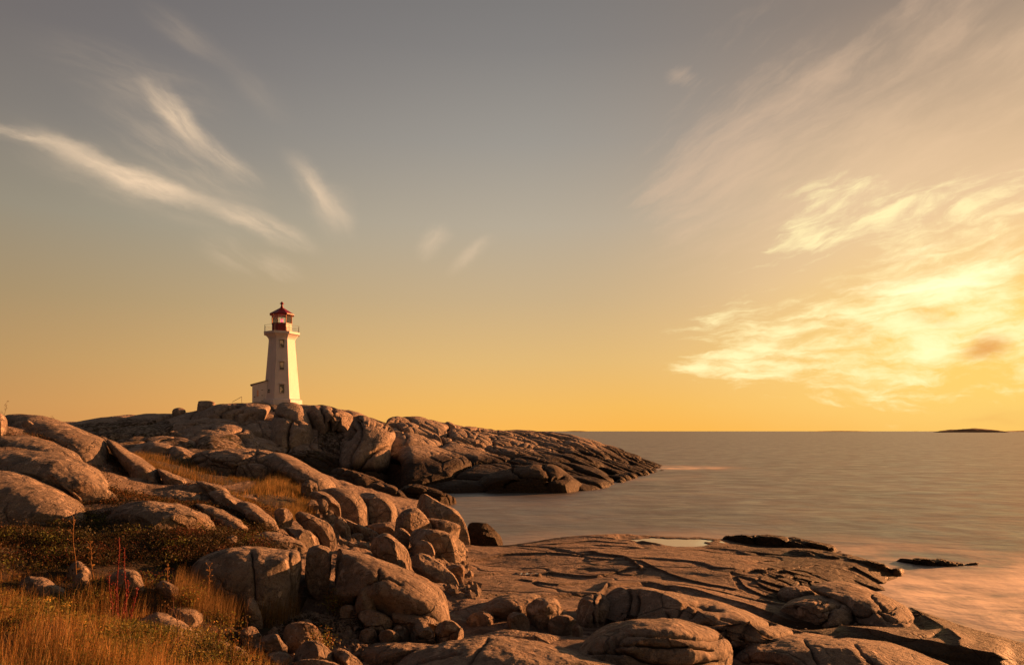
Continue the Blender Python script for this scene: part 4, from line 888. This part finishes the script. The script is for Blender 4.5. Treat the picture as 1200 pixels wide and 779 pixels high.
def empty(name, loc, rz=0):
    o = bpy.data.objects.new(name, None); COL.objects.link(o); o.location = loc; o.rotation_euler = (0, 0, rz); return o

LX, LY, LZ = at(330.4, 473.4, 100.0)
LH = empty('lighthouse', (LX, LY, LZ), math.atan2(LX, LY)*-1)
tag(LH, 'white octagonal lighthouse with red lantern room and small side annex on the headland crest', 'lighthouse')
LH.scale = (.94, .94, 1)
K8 = 1/math.cos(math.pi/8)        # flat half width -> corner radius
rr = lambda flat: flat*K8
MB.n = 8
# silhouette half widths are corner radii cos(22.5) -> flats; the visible width of a face-on octagon is the flat width
MB().ring_stack([(rr(3.0), -1.2), (rr(2.98), .55), (rr(2.72), .70)]).build('plinth', M_WHITE, LH)
shaft = MB().ring_stack([(rr(2.66), .68), (rr(2.30), 4.6), (rr(1.93), 9.0), (rr(1.93), 9.35), (rr(2.02), 9.62), (rr(2.22), 9.88), (rr(2.46), 10.08)]).build('tower', M_WHITE, LH)
gal = MB().ring_stack([(rr(2.62), 10.08), (rr(2.64), 10.40), (rr(2.56), 10.44)]).build('gallery', M_WHITE, LH)
# lantern
MB().ring_stack([(rr(1.46), 10.44), (rr(1.46), 11.62), (rr(1.50), 11.62), (rr(1.50), 11.72)]).build('lantern_base', M_RED, LH)
MB().ring_stack([(rr(1.66), 12.93), (rr(1.80), 12.99), (rr(1.80), 13.10), (rr(.30), 14.05), (rr(.22), 14.12)]).build('lantern_roof', M_RED, LH)
b = MB(); b.n = 16; b.ring_stack([(.30, 14.05), (.19, 14.25), (.15, 14.45), (.15, 14.62), (.30, 14.66), (.33, 14.72), (.22, 14.80), (.14, 14.86), (.14, 14.92), (.05, 14.98)]); b.build('roof_vent', M_RED, LH, True)
cor = [(rr(1.45)*math.sin(math.pi/8+k*math.pi/4), -rr(1.45)*math.cos(math.pi/8+k*math.pi/4)) for k in range(8)]
for i, (x, y) in enumerate(cor):
    MB().tube((x, y, 11.7), (x, y, 12.95), .065).build('lantern_post', M_POST, LH)
for i in range(8):
    p, q = cor[i], cor[(i+1) % 8]; mx, my = .97, .97
    g = MB(); g.v = [(p[0]*mx, p[1]*my, 11.72), (q[0]*mx, q[1]*my, 11.72), (q[0]*mx, q[1]*my, 12.94), (p[0]*mx, p[1]*my, 12.94)]; g.f = [(0, 1, 2, 3)]
    g.build('lantern_pane', M_GLASS, LH)
MB().tube((0, 0, 11.6), (0, 0, 12.0), .12).build('beacon_stand', M_DARKP, LH); MB().tube((0, 0, 12.42), (0, 0, 12.62), .13, .06).build('beacon_cap', M_DARKP, LH)
b = MB(); b.n = 16; b.ring_stack([(.10, 12.0), (.17, 12.06), (.19, 12.2), (.17, 12.36), (.10, 12.42)]); b.build('beacon', M_LAMP, LH, True)
# gallery railing
rl = MB(); rc = [(rr(2.50)*math.sin(math.pi/8+k*math.pi/4), -rr(2.50)*math.cos(math.pi/8+k*math.pi/4)) for k in range(8)]
rail = empty('railing', (0, 0, 0)); rail.parent = LH
for x, y in rc: MB().tube((x, y, 10.43), (x, y, 11.38), .032).build('railing_post', M_GREYP, rail)
for i in range(8):
    p, q = rc[i], rc[(i+1) % 8]
    for z in (11.34, 11.0, 10.72): rl.tube((p[0], p[1], z), (q[0], q[1], z), .013 if z < 11.3 else .02, n=6)
rl.build('railing_bar', M_GREYP, rail)
# windows: placed on the sloping faces
def shaft_r(z):
    zs = [.68, 4.6, 9.0]; fs = [2.66, 2.30, 1.93]; return float(np.interp(z, zs, fs))
def window(face, z, wd, hg, xo=0.0, hood=True, pane=None, muntin=True, trim=M_TRIM):
    a = face*math.pi/4; sl_ = math.atan((2.30-1.93)/4.4)
    E = mathutils.Matrix.Rotation(a, 4, 'Z')@mathutils.Matrix.Translation((0, -shaft_r(z), z))@mathutils.Matrix.Rotation(-sl_, 4, 'X')
    wf = MB(); h, v, t = wd/2, hg/2, .07
    wf.box(xo-h-t, xo-h, -.05, .12, -v-t, v+t).box(xo+h, xo+h+t, -.05, .12, -v-t, v+t).box(xo-h, xo+h, -.05, .12, v, v+t).box(xo-h, xo+h, -.07, .12, -v-t, -v)
    if muntin: wf.box(xo-.02, xo+.02, -.025, .02, -v, v).box(xo-h, xo+h, -.022, .018, -.02, .02)
    fr = wf.build('window', trim, LH, xf=E)
    MB().box(xo-h, xo+h, -.012, .03, -v, v).build('pane', pane, fr, xf=E)
    if hood:   # little pointed hood over the window
        hd = MB(); z0 = v+t+.02; hd.v = [(xo-h-.22,-.20,z0),(xo+h+.22,-.20,z0),(xo,-.20,z0+.24),(xo-h-.22,.06,z0),(xo+h+.22,.06,z0),(xo,.06,z0+.24)]
        hd.f = [(0,1,2),(5,4,3),(0,3,4,1),(1,4,5,2),(2,5,3,0)]; hd.build('hood', M_WHITE, fr, xf=E)
        MB().box(xo-h-.14, xo+h+.14, -.12, .05, -v-t-.08, -v-t-.002).build('sill', M_WHITE, fr, xf=E)
def pane_mat(name, base_, spec):
    m, t, b = mat(name); pos = t.add('ShaderNodeNewGeometry').outputs['Position']
    b.inputs['Roughness'].default_value = .06; b.inputs['Specular IOR Level'].default_value = spec
    t.l.new(t.mix(t.mapr(t.noise(pos, 1.3, 1, .4), .47, .53), base_, tuple(x*.12 for x in base_)), b.inputs['Base Color']); return m
M_PANEL = pane_mat('sky_painted_pane', (.90, .76, .50), .8); M_PANED = pane_mat('dark_glass', (.02, .018, .016), .8)  # cream in the pane colour paints the bright sky showing in the windows
window(0, 8.62, .50, 1.02, pane=M_PANEL); window(0, 5.42, .46, 1.02, pane=M_PANEL); window(0, 2.1, .52, 1.15, pane=M_PANEL, hood=True)
window(-1, 1.78, .52, .52, pane=M_PANED, hood=False, trim=M_WHITE, xo=-.1)
window(4, 8.6, .50, 1.0, pane=M_PANEL); window(3, 5.4, .5, 1.0, pane=M_PANEL)
# annex
ax = empty('annex', (0, 0, 0)); ax.parent = LH
an = MB(); x0, x1, y0, y1 = -4.28, -2.1, -1.5, 1.5
an.v = [(x0,y0,-1),(x1,y0,-1),(x1,y1,-1),(x0,y1,-1),(x0,y0,2.62),(x1,y0,3.25),(x1,y1,3.25),(x0,y1,2.62)]
an.f = [(0,3,2,1),(4,5,6,7),(0,1,5,4),(1,2,6,5),(2,3,7,6),(3,0,4,7)]
an.build('annex_wall', M_WHITE, ax)
rf = MB(); rf.v = [(x0-.28,y0-.2,2.58),(x1+.05,y0-.2,3.28),(x1+.05,y1+.2,3.28),(x0-.28,y1+.2,2.58),(x0-.28,y0-.2,2.70),(x1+.05,y0-.2,3.40),(x1+.05,y1+.2,3.40),(x0-.28,y1+.2,2.70)]; rf.f = an.f
rf.build('annex_roof', M_SHING, ax)
dr = MB().box(-3.72, -2.78, y0-.05, y0+.02, .15, 2.15).build('annex_door', M_WHITE, ax)
MB().box(-3.62, -3.36, y0-.075, y0-.052, 1.0, 1.9).build('door_panel', M_PINKD, dr)
for z in (.35, 1.12, 1.88): MB().box(-2.98, -2.72, y0-.085, y0-.053, z, z+.07).build('hinge', M_DARKP, dr)
MB().box(-4.05, -3.85, y0-.08, y0-.003, .88, .98).build('wall_bracket', M_DARKP, ax)

# handrail left of the annex
hx, hy, hz = at(280, 473, 92)
hr = empty('handrail', (hx, hy, hz)); tag(hr, 'thin metal handrail on the skyline rocks left of the lighthouse annex', 'handrail')
MB().tube((.38, 0, -.3), (.38, 0, .95), .03).build('handrail_post', M_GREYP, hr)
MB().tube((-.9, 0, .25), (.38, 0, .95), .028).build('handrail_bar', M_GREYP, hr)
bpx, bpy_, bpz = at(286, 473, 96)

# ------------------------------------------------------------------ vegetation
def leafmat(name, trans=.45, rough=.6):
    m, t, b = mat(name); n = m.node_tree.nodes
    a = t.add('ShaderNodeAttribute', attribute_name='tint').outputs['Color']
    t.l.new(a, b.inputs['Base Color']); b.inputs['Roughness'].default_value = rough; b.inputs['Specular IOR Level'].default_value = .2
    tr = t.add('ShaderNodeBsdfTranslucent'); t.l.new(a, tr.inputs[0]); mx = t.add('ShaderNodeMixShader'); mx.inputs[0].default_value = trans
    o = [x for x in n if x.type == 'OUTPUT_MATERIAL'][0]
    t.l.new(b.outputs[0], mx.inputs[1]); t.l.new(tr.outputs[0], mx.inputs[2]); t.l.new(mx.outputs[0], o.inputs[0]); return m
M_GRASS = leafmat('grass_blade'); M_LEAF = leafmat('leaf', .35); M_STALK = leafmat('stalk', .2)
def scatter(n, pxr, Yr, polys, dens=None):
    px = rng.uniform(pxr[0], pxr[1], n*3); Y = np.exp(rng.uniform(math.log(Yr[0]), math.log(Yr[1]), n*3))
    X = (px-600)/F*Y; H, veg, _ = ground(X, Y); py = HY+(CZ-H)/Y*F
    ok = np.zeros(len(px), bool)
    for p in polys: ok |= inpoly(px, py, p)
    ok &= veg > rng.uniform(.35, .65, len(px))
    if dens: 
        P = np.stack([X, Y, H*0], -1); ok &= rng.uniform(0, 1, len(px)) < dens(P)
    k = np.where(ok)[0][:n]
    return X[k], Y[k], H[k]
def blades(X, Y, H, h0, h1, wid, cols, lean=.35, seg=4, wind=(.12, 0), curve=1.0):
    n = len(X); h = rng.uniform(h0, h1, n)*(1-.35*rng.rand(n)); a = rng.uniform(0, 2*np.pi, n); ln = np.abs(rng.normal(0, lean, n))
    dx = np.cos(a)*ln+wind[0]; dy = np.sin(a)*ln+wind[1]; fa = rng.uniform(0, 2*np.pi, n); wx = np.cos(fa)*wid/2; wy = np.sin(fa)*wid/2
    V = np.zeros((n, seg+1, 2, 3)); 
    for s in range(seg+1):
        t = s/seg; bend = (t*.35+t**2*.65*curve); k = (1-t*.92)
        cx_ = X+dx*h*bend; cy_ = Y+dy*h*bend; cz_ = H-.03+h*(t-.25*np.minimum(ln, 1)*t*t)
        V[:, s, 0] = np.stack([cx_-wx*k, cy_-wy*k, cz_], -1); V[:, s, 1] = np.stack([cx_+wx*k, cy_+wy*k, cz_], -1)
    b = np.arange(n)[:, None]*(seg+1)*2; j = np.arange(seg)[None]*2
    Fq = np.stack([b+j, b+j+1, b+j+3, b+j+2], -1).reshape(-1, 4)
    c = np.array(cols)[rng.randint(0, len(cols), n)]*rng.uniform(.65, 1.25, (n, 1))
    C = np.repeat(c[:, None], (seg+1)*2, 1); C = np.concatenate([C, np.ones((n, (seg+1)*2, 1))], -1)
    return V.reshape(-1, 3), Fq, C.reshape(-1, 4)
def leaves(X, Y, H, spread, hgt, size, cols, per):
    n = len(X)*per; cx_ = np.repeat(X, per)+rng.normal(0, 1, n)*spread; cy_ = np.repeat(Y, per)+rng.normal(0, 1, n)*spread
    cz_ = np.repeat(H, per)+hgt*rng.rand(n)**.8*(1-.3*rng.rand(n))
    u = rng.normal(size=(n, 3)); u /= np.linalg.norm(u, axis=1)[:, None]; v = np.cross(u, rng.normal(size=(n, 3))); v /= np.linalg.norm(v, axis=1)[:, None]
    s = size*rng.uniform(.5, 1.3, n)[:, None]; C0 = np.stack([cx_, cy_, cz_], -1)
    V = np.stack([C0-u*s, C0+v*s*.45, C0+u*s, C0-v*s*.45], 1)
    Fq = np.arange(n*4).reshape(n, 4)
    c = np.array(cols)[np.repeat(rng.randint(0, len(cols), len(X)), per)]*rng.uniform(.6, 1.35, (n, 1)); C = np.concatenate([np.repeat(c[:, None], 4, 1), np.ones((n, 4, 1))], -1)
    return V.reshape(-1, 3), Fq, C.reshape(-1, 4)
def merge(lst):
    V, Fq, C = [], [], []; b = 0
    for v, f, c in lst: V.append(v); Fq.append(f+b); C.append(c); b += len(v)
    return np.concatenate(V), np.concatenate(Fq), np.concatenate(C)
GOLD = [(.48,.25,.07),(.55,.31,.10),(.38,.18,.05),(.24,.12,.04),(.55,.38,.17),(.22,.17,.05),(.12,.07,.03),(.08,.05,.02)]
DARKG = [(.10,.055,.02),(.14,.07,.022),(.07,.05,.018),(.18,.085,.025),(.06,.06,.015)]
HEATH = [(.026,.019,.009),(.042,.027,.012),(.026,.027,.009),(.060,.036,.014),(.020,.020,.008),(.085,.030,.014),(.05,.045,.014)]
GREEN = [(.10,.11,.02),(.15,.13,.025),(.07,.09,.02),(.20,.15,.03)]
clump = lambda sc, lo, hi, s: (lambda P: .03+.97*sstep(fbm(P*sc, 3, s), lo, hi))
fg = [(-60,704),(60,706),(118,700),(160,722),(205,742),(240,752),(268,766),(300,775),(330,786),(330,1400),(-600,1400),(-600,700)]
L = []
X, Y, H = scatter(26000, (-80, 340), (5.5, 12.2), [fg], clump(1.1, -.25, .25, 3)); L.append(blades(X, Y, H, .16, .42, .006, GOLD))
X, Y, H = scatter(9000, (-80, 340), (6.5, 12.6), [fg], clump(.9, .0, .35, 8)); L.append(blades(X, Y, H, .30, .62, .005, GOLD, lean=.18))
face = [(205,694),(235,700),(285,712),(345,716),(352,726),(330,736),(270,736),(232,728),(200,712)]
X, Y, H = scatter(5000, (190, 370), (11, 14.5), [face]); L.append(blades(X, Y, H, .30, .72, .006, [(.22,.13,.05),(.30,.19,.07),(.14,.08,.03),(.09,.06,.02)], lean=.15))
mid = [(-60,660),(60,664),(130,682),(210,690),(240,710),(200,740),(120,705),(60,706),(-60,706)]
X, Y, H = scatter(9000, (-80, 260), (9, 14.5), [mid], clump(1.3, -.1, .3, 5)); L.append(blades(X, Y, H, .12, .34, .006, DARKG+[(.36,.19,.05),(.22,.11,.03)]))
V, Fq, C = merge(L)
g1 = link_mesh('grass', V, Fq, M_GRASS, smooth=False, colattr=C); tag(g1, 'tall golden autumn grass filling the lower left corner', 'grass', kind='stuff')
L = []
hol = [(150,520),(200,533),(232,545),(262,562),(268,572),(250,576),(225,564),(190,556),(160,545)]
X, Y, H = scatter(7000, (150, 290), (30, 46), [hol], clump(.7, -.25, .25, 31)); L.append(blades(X, Y, H, .25, .6, .02, [(.30,.17,.06),(.20,.12,.04),(.11,.08,.03),(.07,.06,.02)]))
for tx, ty, tr, ty2 in [(330,562,10,40),(342,570,8,37),(322,570,9,37),(350,600,8,30),(352,592,10,31),(312,578,7,35),(341,560,6,40)]:
    cx0, cy0 = (tx-600)/F*ty2, ty2; n = 1200; X = cx0+rng.normal(0, tr/F*ty2*.6, n); Y = cy0+rng.normal(0, 1.0, n); H = ground(X, Y)[0]
    L.append(blades(X, Y, H, .3, .75, .02, [(.38,.23,.08),(.20,.13,.045),(.11,.09,.03)]))
ctr = [(262,560),(330,556),(372,580),(372,604),(340,618),(300,604),(275,590)]
X, Y, H = scatter(9000, (255, 380), (26, 42), [ctr], clump(.5, -.2, .3, 6)); L.append(blades(X, Y, H, .12, .3, .018, [(.16,.10,.03),(.10,.09,.02),(.24,.13,.04)]))
sk = [(36,500),(60,506),(100,518),(118,528),(60,514),(38,508)]
X, Y, H = scatter(3500, (30, 130), (26, 34), [sk, [(20,488),(110,508),(110,520),(30,506)]]); L.append(blades(X, Y, H, .12, .34, .012, [(.36,.22,.08),(.22,.14,.05)]))
V, Fq, C = merge(L); g2 = link_mesh('grass', V, Fq, M_GRASS, smooth=False, colattr=C); tag(g2, 'orange sunlit grass on the ridge and in the hollow below the headland', 'grass', kind='stuff')
L = []
band = [(-80,560),(60,566),(120,600),(260,612),(330,622),(350,645),(225,664),(120,664),(-80,662)]
X, Y, H = scatter(11000, (-80, 350), (13, 21), [band], clump(.8, -.35, .1, 12)); L.append(leaves(X, Y, H, .07, .12, .022, HEATH, 9))
X, Y, H = scatter(420, (-80, 350), (12, 21), [band, mid], clump(.8, .0, .3, 21)); L.append(leaves(X, Y, H, .16, .34, .026, HEATH+GREEN[:1], 110))
X, Y, H = scatter(5000, (-80, 350), (13, 21), [band], clump(.7, .05, .3, 14)); L.append(blades(X, Y, H, .08, .24, .008, [(.34,.17,.045),(.26,.12,.03),(.16,.08,.02)]))
slope = [(-80,500),(60,512),(130,528),(230,566),(330,600),(345,640),(230,612),(120,600),(60,566),(-80,560)]
X, Y, H = scatter(13000, (-80, 350), (19, 32), [slope], clump(.6, -.35, .1, 13)); L.append(leaves(X, Y, H, .10, .14, .03, HEATH+[(.16,.07,.02)], 7))
X, Y, H = scatter(7000, (-80, 350), (19, 32), [slope], clump(.7, -.1, .3, 15)); L.append(blades(X, Y, H, .10, .26, .012, [(.40,.19,.05),(.26,.12,.03),(.18,.10,.03)]))
X, Y, H = scatter(5000, (-80, 345), (9, 14), [mid, face, fg], clump(1.0, -.1, .3, 16)); L.append(leaves(X, Y, H, .06, .2, .018, HEATH+GREEN, 9))
X, Y, H = scatter(2200, (-60, 345), (7, 12), [fg], clump(1.0, .0, .3, 18)); L.append(leaves(X, Y, H, .05, .26, .018, GREEN, 12))
scr = [(330,728),(425,728),(440,742),(400,760),(330,764)]
X, Y, H = scatter(900, (320, 445), (11, 14), [scr], clump(1.5, .0, .2, 19)); L.append(leaves(X, Y, H, .07, .12, .016, HEATH, 10))
V, Fq, C = merge(L); g3 = link_mesh('heath', V, Fq, M_LEAF, smooth=False, colattr=C); tag(g3, 'dark brown heath and low herbs between the outcrops of the left slope', 'heath', kind='stuff')

# gravel and broken stone in the gully
import bmesh
_b = bmesh.new(); bmesh.ops.create_icosphere(_b, subdivisions=1, radius=1.0); _v = np.array([v.co[:] for v in _b.verts]); _t = np.array([[v.index for v in f.verts] for f in _b.faces]); _b.free()
def pebbles(n, pxr, Yr, polys, s0, s1, dens=None):
    px = rng.uniform(pxr[0], pxr[1], n*4); Y = np.exp(rng.uniform(math.log(Yr[0]), math.log(Yr[1]), n*4)); X = (px-600)/F*Y
    H, vg, _ = ground(X, Y); py = HY+(CZ-H)/Y*F; ok = np.zeros(len(px), bool)
    for p in polys: ok |= inpoly(px, py, p)
    if dens: ok &= rng.uniform(0, 1, len(px)) < dens(np.stack([X, Y, H*0], -1))
    k = np.where(ok)[0][:n]; X, Y, H = X[k], Y[k], H[k]; n = len(k)
    s = (s0*(s1/s0)**(rng.rand(n)**2.2))[:, None, None]
    V = _v[None]*(1+.35*rng.normal(size=(n, len(_v), 1)).clip(-1, 1))*s*rng.uniform(.5, 1.1, (n, 1, 3))
    V = V+np.stack([X, Y, H+s[:, 0, 0]*.15], -1)[:, None]
    return V.reshape(-1, 3), (np.arange(n)[:, None, None]*len(_v)+_t[None]).reshape(-1, 3)
v1, t1 = pebbles(5200, (300, 560), (11, 15.5), [[(325,728),(350,716),(420,712),(465,735),(520,752),(470,772),(430,790),(330,790),(300,760)]], .012, .075)
v2, t2 = pebbles(2600, (370, 570), (17, 36), [[(400,600),(470,610),(545,640),(560,700),(540,712),(500,660),(430,640),(330,640),(360,600)]], .03, .22)
v3, t3 = pebbles(900, (540, 1050), (13, 26), [[(545,690),(700,690),(900,680),(1040,720),(1000,745),(700,745),(560,740)]], .012, .06, clump(.9, .1, .35, 33))
go = link_mesh('gravel', np.concatenate([v1, v2, v3]), None, M_ROCK, smooth=False, tris=np.concatenate([t1, t2+len(v1), t3+len(v1)+len(v2)])); tag(go, 'gravel and small broken stones between the boulders of the gully', 'gravel', kind='stuff')

# plants one can count
def gh(x, y): return float(ground(np.array([x]), np.array([y]))[0][0])
def plant(name, label, cat, px, Y, hgt, kind, group=None, topy=None):
    x = (px-600)/F*Y; z = gh(x, Y)-.02
    if topy is not None: hgt = CZ-(topy-HY)/F*Y-z
    hgt = max(hgt, .1)
    root = empty(name, (x, Y, z)); tag(root, label, cat, group)
    rs = np.random.RandomState(int(px*7+Y*13))
    V, Fq, C = [], [], []
    def tube(p, q, r0, r1, col):
        p = np.array(p); q = np.array(q); b = len(V)
        for c_, r_ in ((p, r0), (q, r1)):
            for k in range(5): a = k*2*math.pi/5; V.append((c_[0]+r_*math.cos(a), c_[1]+r_*math.sin(a), c_[2])); C.append((*col, 1))
        for k in range(5): Fq.append((b+k, b+(k+1) % 5, b+5+(k+1) % 5, b+5+k))
    def leaf(c_, s, col, d=None):
        u = rs.normal(size=3) if d is None else np.array(d, float); u /= np.linalg.norm(u); v = np.cross(u, rs.normal(size=3)); v /= np.linalg.norm(v)+1e-9; b = len(LV)
        c_ = np.array(c_)
        for p in (c_-u*s*.1, c_+u*s*.5+v*s*.28, c_+u*s, c_+u*s*.5-v*s*.28): LV.append(tuple(p)); LC.append((*(np.array(col)*rs.uniform(.7, 1.3)), 1))
        LF.append((b, b+1, b+2, b+3))
    LV, LF, LC = [], [], []
    if kind == 'dock':
        for k, (ox, hh) in enumerate([(0, 1.0), (.06, .55), (-.05, .6)]):
            p = np.array([ox, 0, 0.]); n = 9; 
            for i in range(n):
                q = p+np.array([ox*.25+rs.normal()*.008, rs.normal()*.006, hgt*hh/n]); tube(p, q, .008, .006, (.14, .02, .015))
                if i > 2:
                    for j in range(9): leaf(p+(q-p)*rs.rand()+rs.normal(size=3)*.012, .030, (.17, .022, .018), (rs.normal(), rs.normal(), 1.2))
                p = q
    elif kind == 'dry':
        p = np.zeros(3); n = 8; col = (.24, .12, .04)
        for i in range(n):
            q = p+np.array([rs.normal()*.01, rs.normal()*.01, hgt/n]); tube(p, q, .007, .006, col)
            if i > 3:
                for j in range(3):
                    a = rs.uniform(0, 6.28); r_ = q+np.array([math.cos(a)*.07*hgt, math.sin(a)*.07*hgt, .07*hgt]); tube(q, r_, .004, .003, col)
                    for _ in range(4): leaf(r_, .022, (.36, .20, .07))
            elif rs.rand() < .7: leaf(q, .08, (.22, .12, .03), (rs.normal(), rs.normal(), .4))
            p = q
    elif kind == 'weed':
        p = np.zeros(3); n = 7; col = (.10, .05, .03)
        for i in range(n):
            q = p+np.array([rs.normal()*.03, rs.normal()*.01, hgt/n]); tube(p, q, .006, .005, col)
            if i > 2:
                for j in range(2):
                    a = rs.uniform(0, 6.28); r_ = q+np.array([math.cos(a)*.14*hgt, math.sin(a)*.1, .11*hgt]); tube(q, r_, .004, .003, col)
                    for _ in range(5): leaf(r_+rs.normal(size=3)*.02, .028, (.16, .09, .03))
            p = q
    elif kind == 'shrub':
        for s_ in range(16):
            a = rs.uniform(0, 6.28); rad = rs.uniform(.05, .5)*hgt; tip = np.array([math.cos(a)*rad*1.3, math.sin(a)*rad, hgt*rs.uniform(.5, 1.0)]); tube((0, 0, 0), tip*.6, .006, .004, (.08, .04, .02)); tube(tip*.6, tip, .004, .003, (.08, .04, .02))
            for _ in range(26): leaf(tip*rs.uniform(.4, 1.05)+rs.normal(size=3)*.05*hgt*2, .035, [(.14,.15,.02),(.24,.19,.03),(.10,.10,.02),(.30,.12,.03)][rs.randint(4)])
    elif kind == 'flower':
        p = np.zeros(3); n = 6; col = (.10, .10, .02)
        for i in range(n):
            q = p+np.array([rs.normal()*.008, rs.normal()*.008, hgt/n]); tube(p, q, .005, .004, col)
            for _ in range(3): leaf(q, .07, (.13, .13, .03), (rs.normal(), rs.normal(), .7))
            p = q
        for _ in range(40): leaf(p+rs.normal(size=3)*[.03, .03, .02], .02, (.55, .34, .07))
    o = link_mesh('stalk', np.array(V), np.array(Fq), M_STALK, parent=root, smooth=True, colattr=np.array(C))
    if LV: link_mesh('foliage', np.array(LV), np.array(LF), M_STALK, parent=root, smooth=False, colattr=np.array(LC))
GP = 'dried plants rising out of the grass'
plant('dock_plant', 'tallest dark red dock stalk in front of the round-topped pale stone', 'plant', 137, 10.6, .8, 'dock', GP, topy=631)
plant('dock_plant', 'shorter dark red dock stalk leaning right of the tallest one', 'plant', 146, 10.5, .65, 'dock', GP, topy=642)
plant('dry_plant', 'tall pale dried stalk standing against the dark heath, left of the red dock', 'plant', 90, 12.5, 1, 'dry', GP, topy=605)
plant('dry_plant', 'short dried umbel in the heath right of the tall pale dried stalk', 'plant', 110, 12.4, .5, 'dry', GP, topy=637)
plant('dry_plant', 'thin dark twig rising from the golden grass beside the broad pink stone', 'plant', 209, 8.9, .6, 'weed', GP, topy=692)
plant('dry_plant', 'dry branching stem in the right part of the grass near the faceted stone', 'plant', 290, 9.6, .5, 'weed', GP, topy=728)
plant('goldenrod', 'withered goldenrod with yellow head in the left part of the golden grass', 'plant', 60, 9.6, .4, 'flower', GP, topy=702)
plant('goldenrod', 'withered goldenrod with pale head between the far left edge and the dock', 'plant', 78, 9.3, .4, 'flower', GP, topy=708)
plant('goldenrod', 'green leafy goldenrod in the centre of the golden grass', 'plant', 101, 8.9, .4, 'flower', GP, topy=728)
plant('goldenrod', 'yellow-leaved herb growing just left of the broad pink stone', 'plant', 128, 9.0, .4, 'flower', GP, topy=734)
plant('dry_plant', 'dried stalk standing against the split slab at the head of the gully', 'plant', 400, 13.9, .9, 'dry', GP, topy=679)
plant('dry_plant', 'slender dried stalks in front of the broad pale boulder face', 'plant', 244, 12.2, .9, 'dry', GP, topy=664)
plant('dry_plant', 'dried reddish stem left of the low shrub under the dark heath', 'plant', 197, 11.8, .6, 'dry', GP, topy=664)
plant('dry_weed', 'spindly dry weed on the skyline at the far left edge', 'plant', 6, 28.5, .6, 'weed', 'weeds on the near skyline', topy=473)
plant('dry_weed', 'low dry weed on the skyline right of the far left one', 'plant', 63, 31.5, .4, 'weed', 'weeds on the near skyline', topy=489)
plant('shrub', 'low leafy shrub with green and yellow leaves above the broad pink stone', 'shrub', 222, 11.6, .5, 'shrub', topy=682)
plant('shrub', 'small yellow-green bush between the pink stone and the faceted stone', 'shrub', 252, 10.6, .4, 'shrub', topy=720)
plant('shrub', 'tiny leafy shrub in front of the crested boulder by the clearing', 'shrub', 378, 11.5, .25, 'shrub', topy=738)
plant('shrub', 'dark straggly shrub at the back of the clearing against the split slab', 'shrub', 392, 13.7, .5, 'shrub', topy=690)
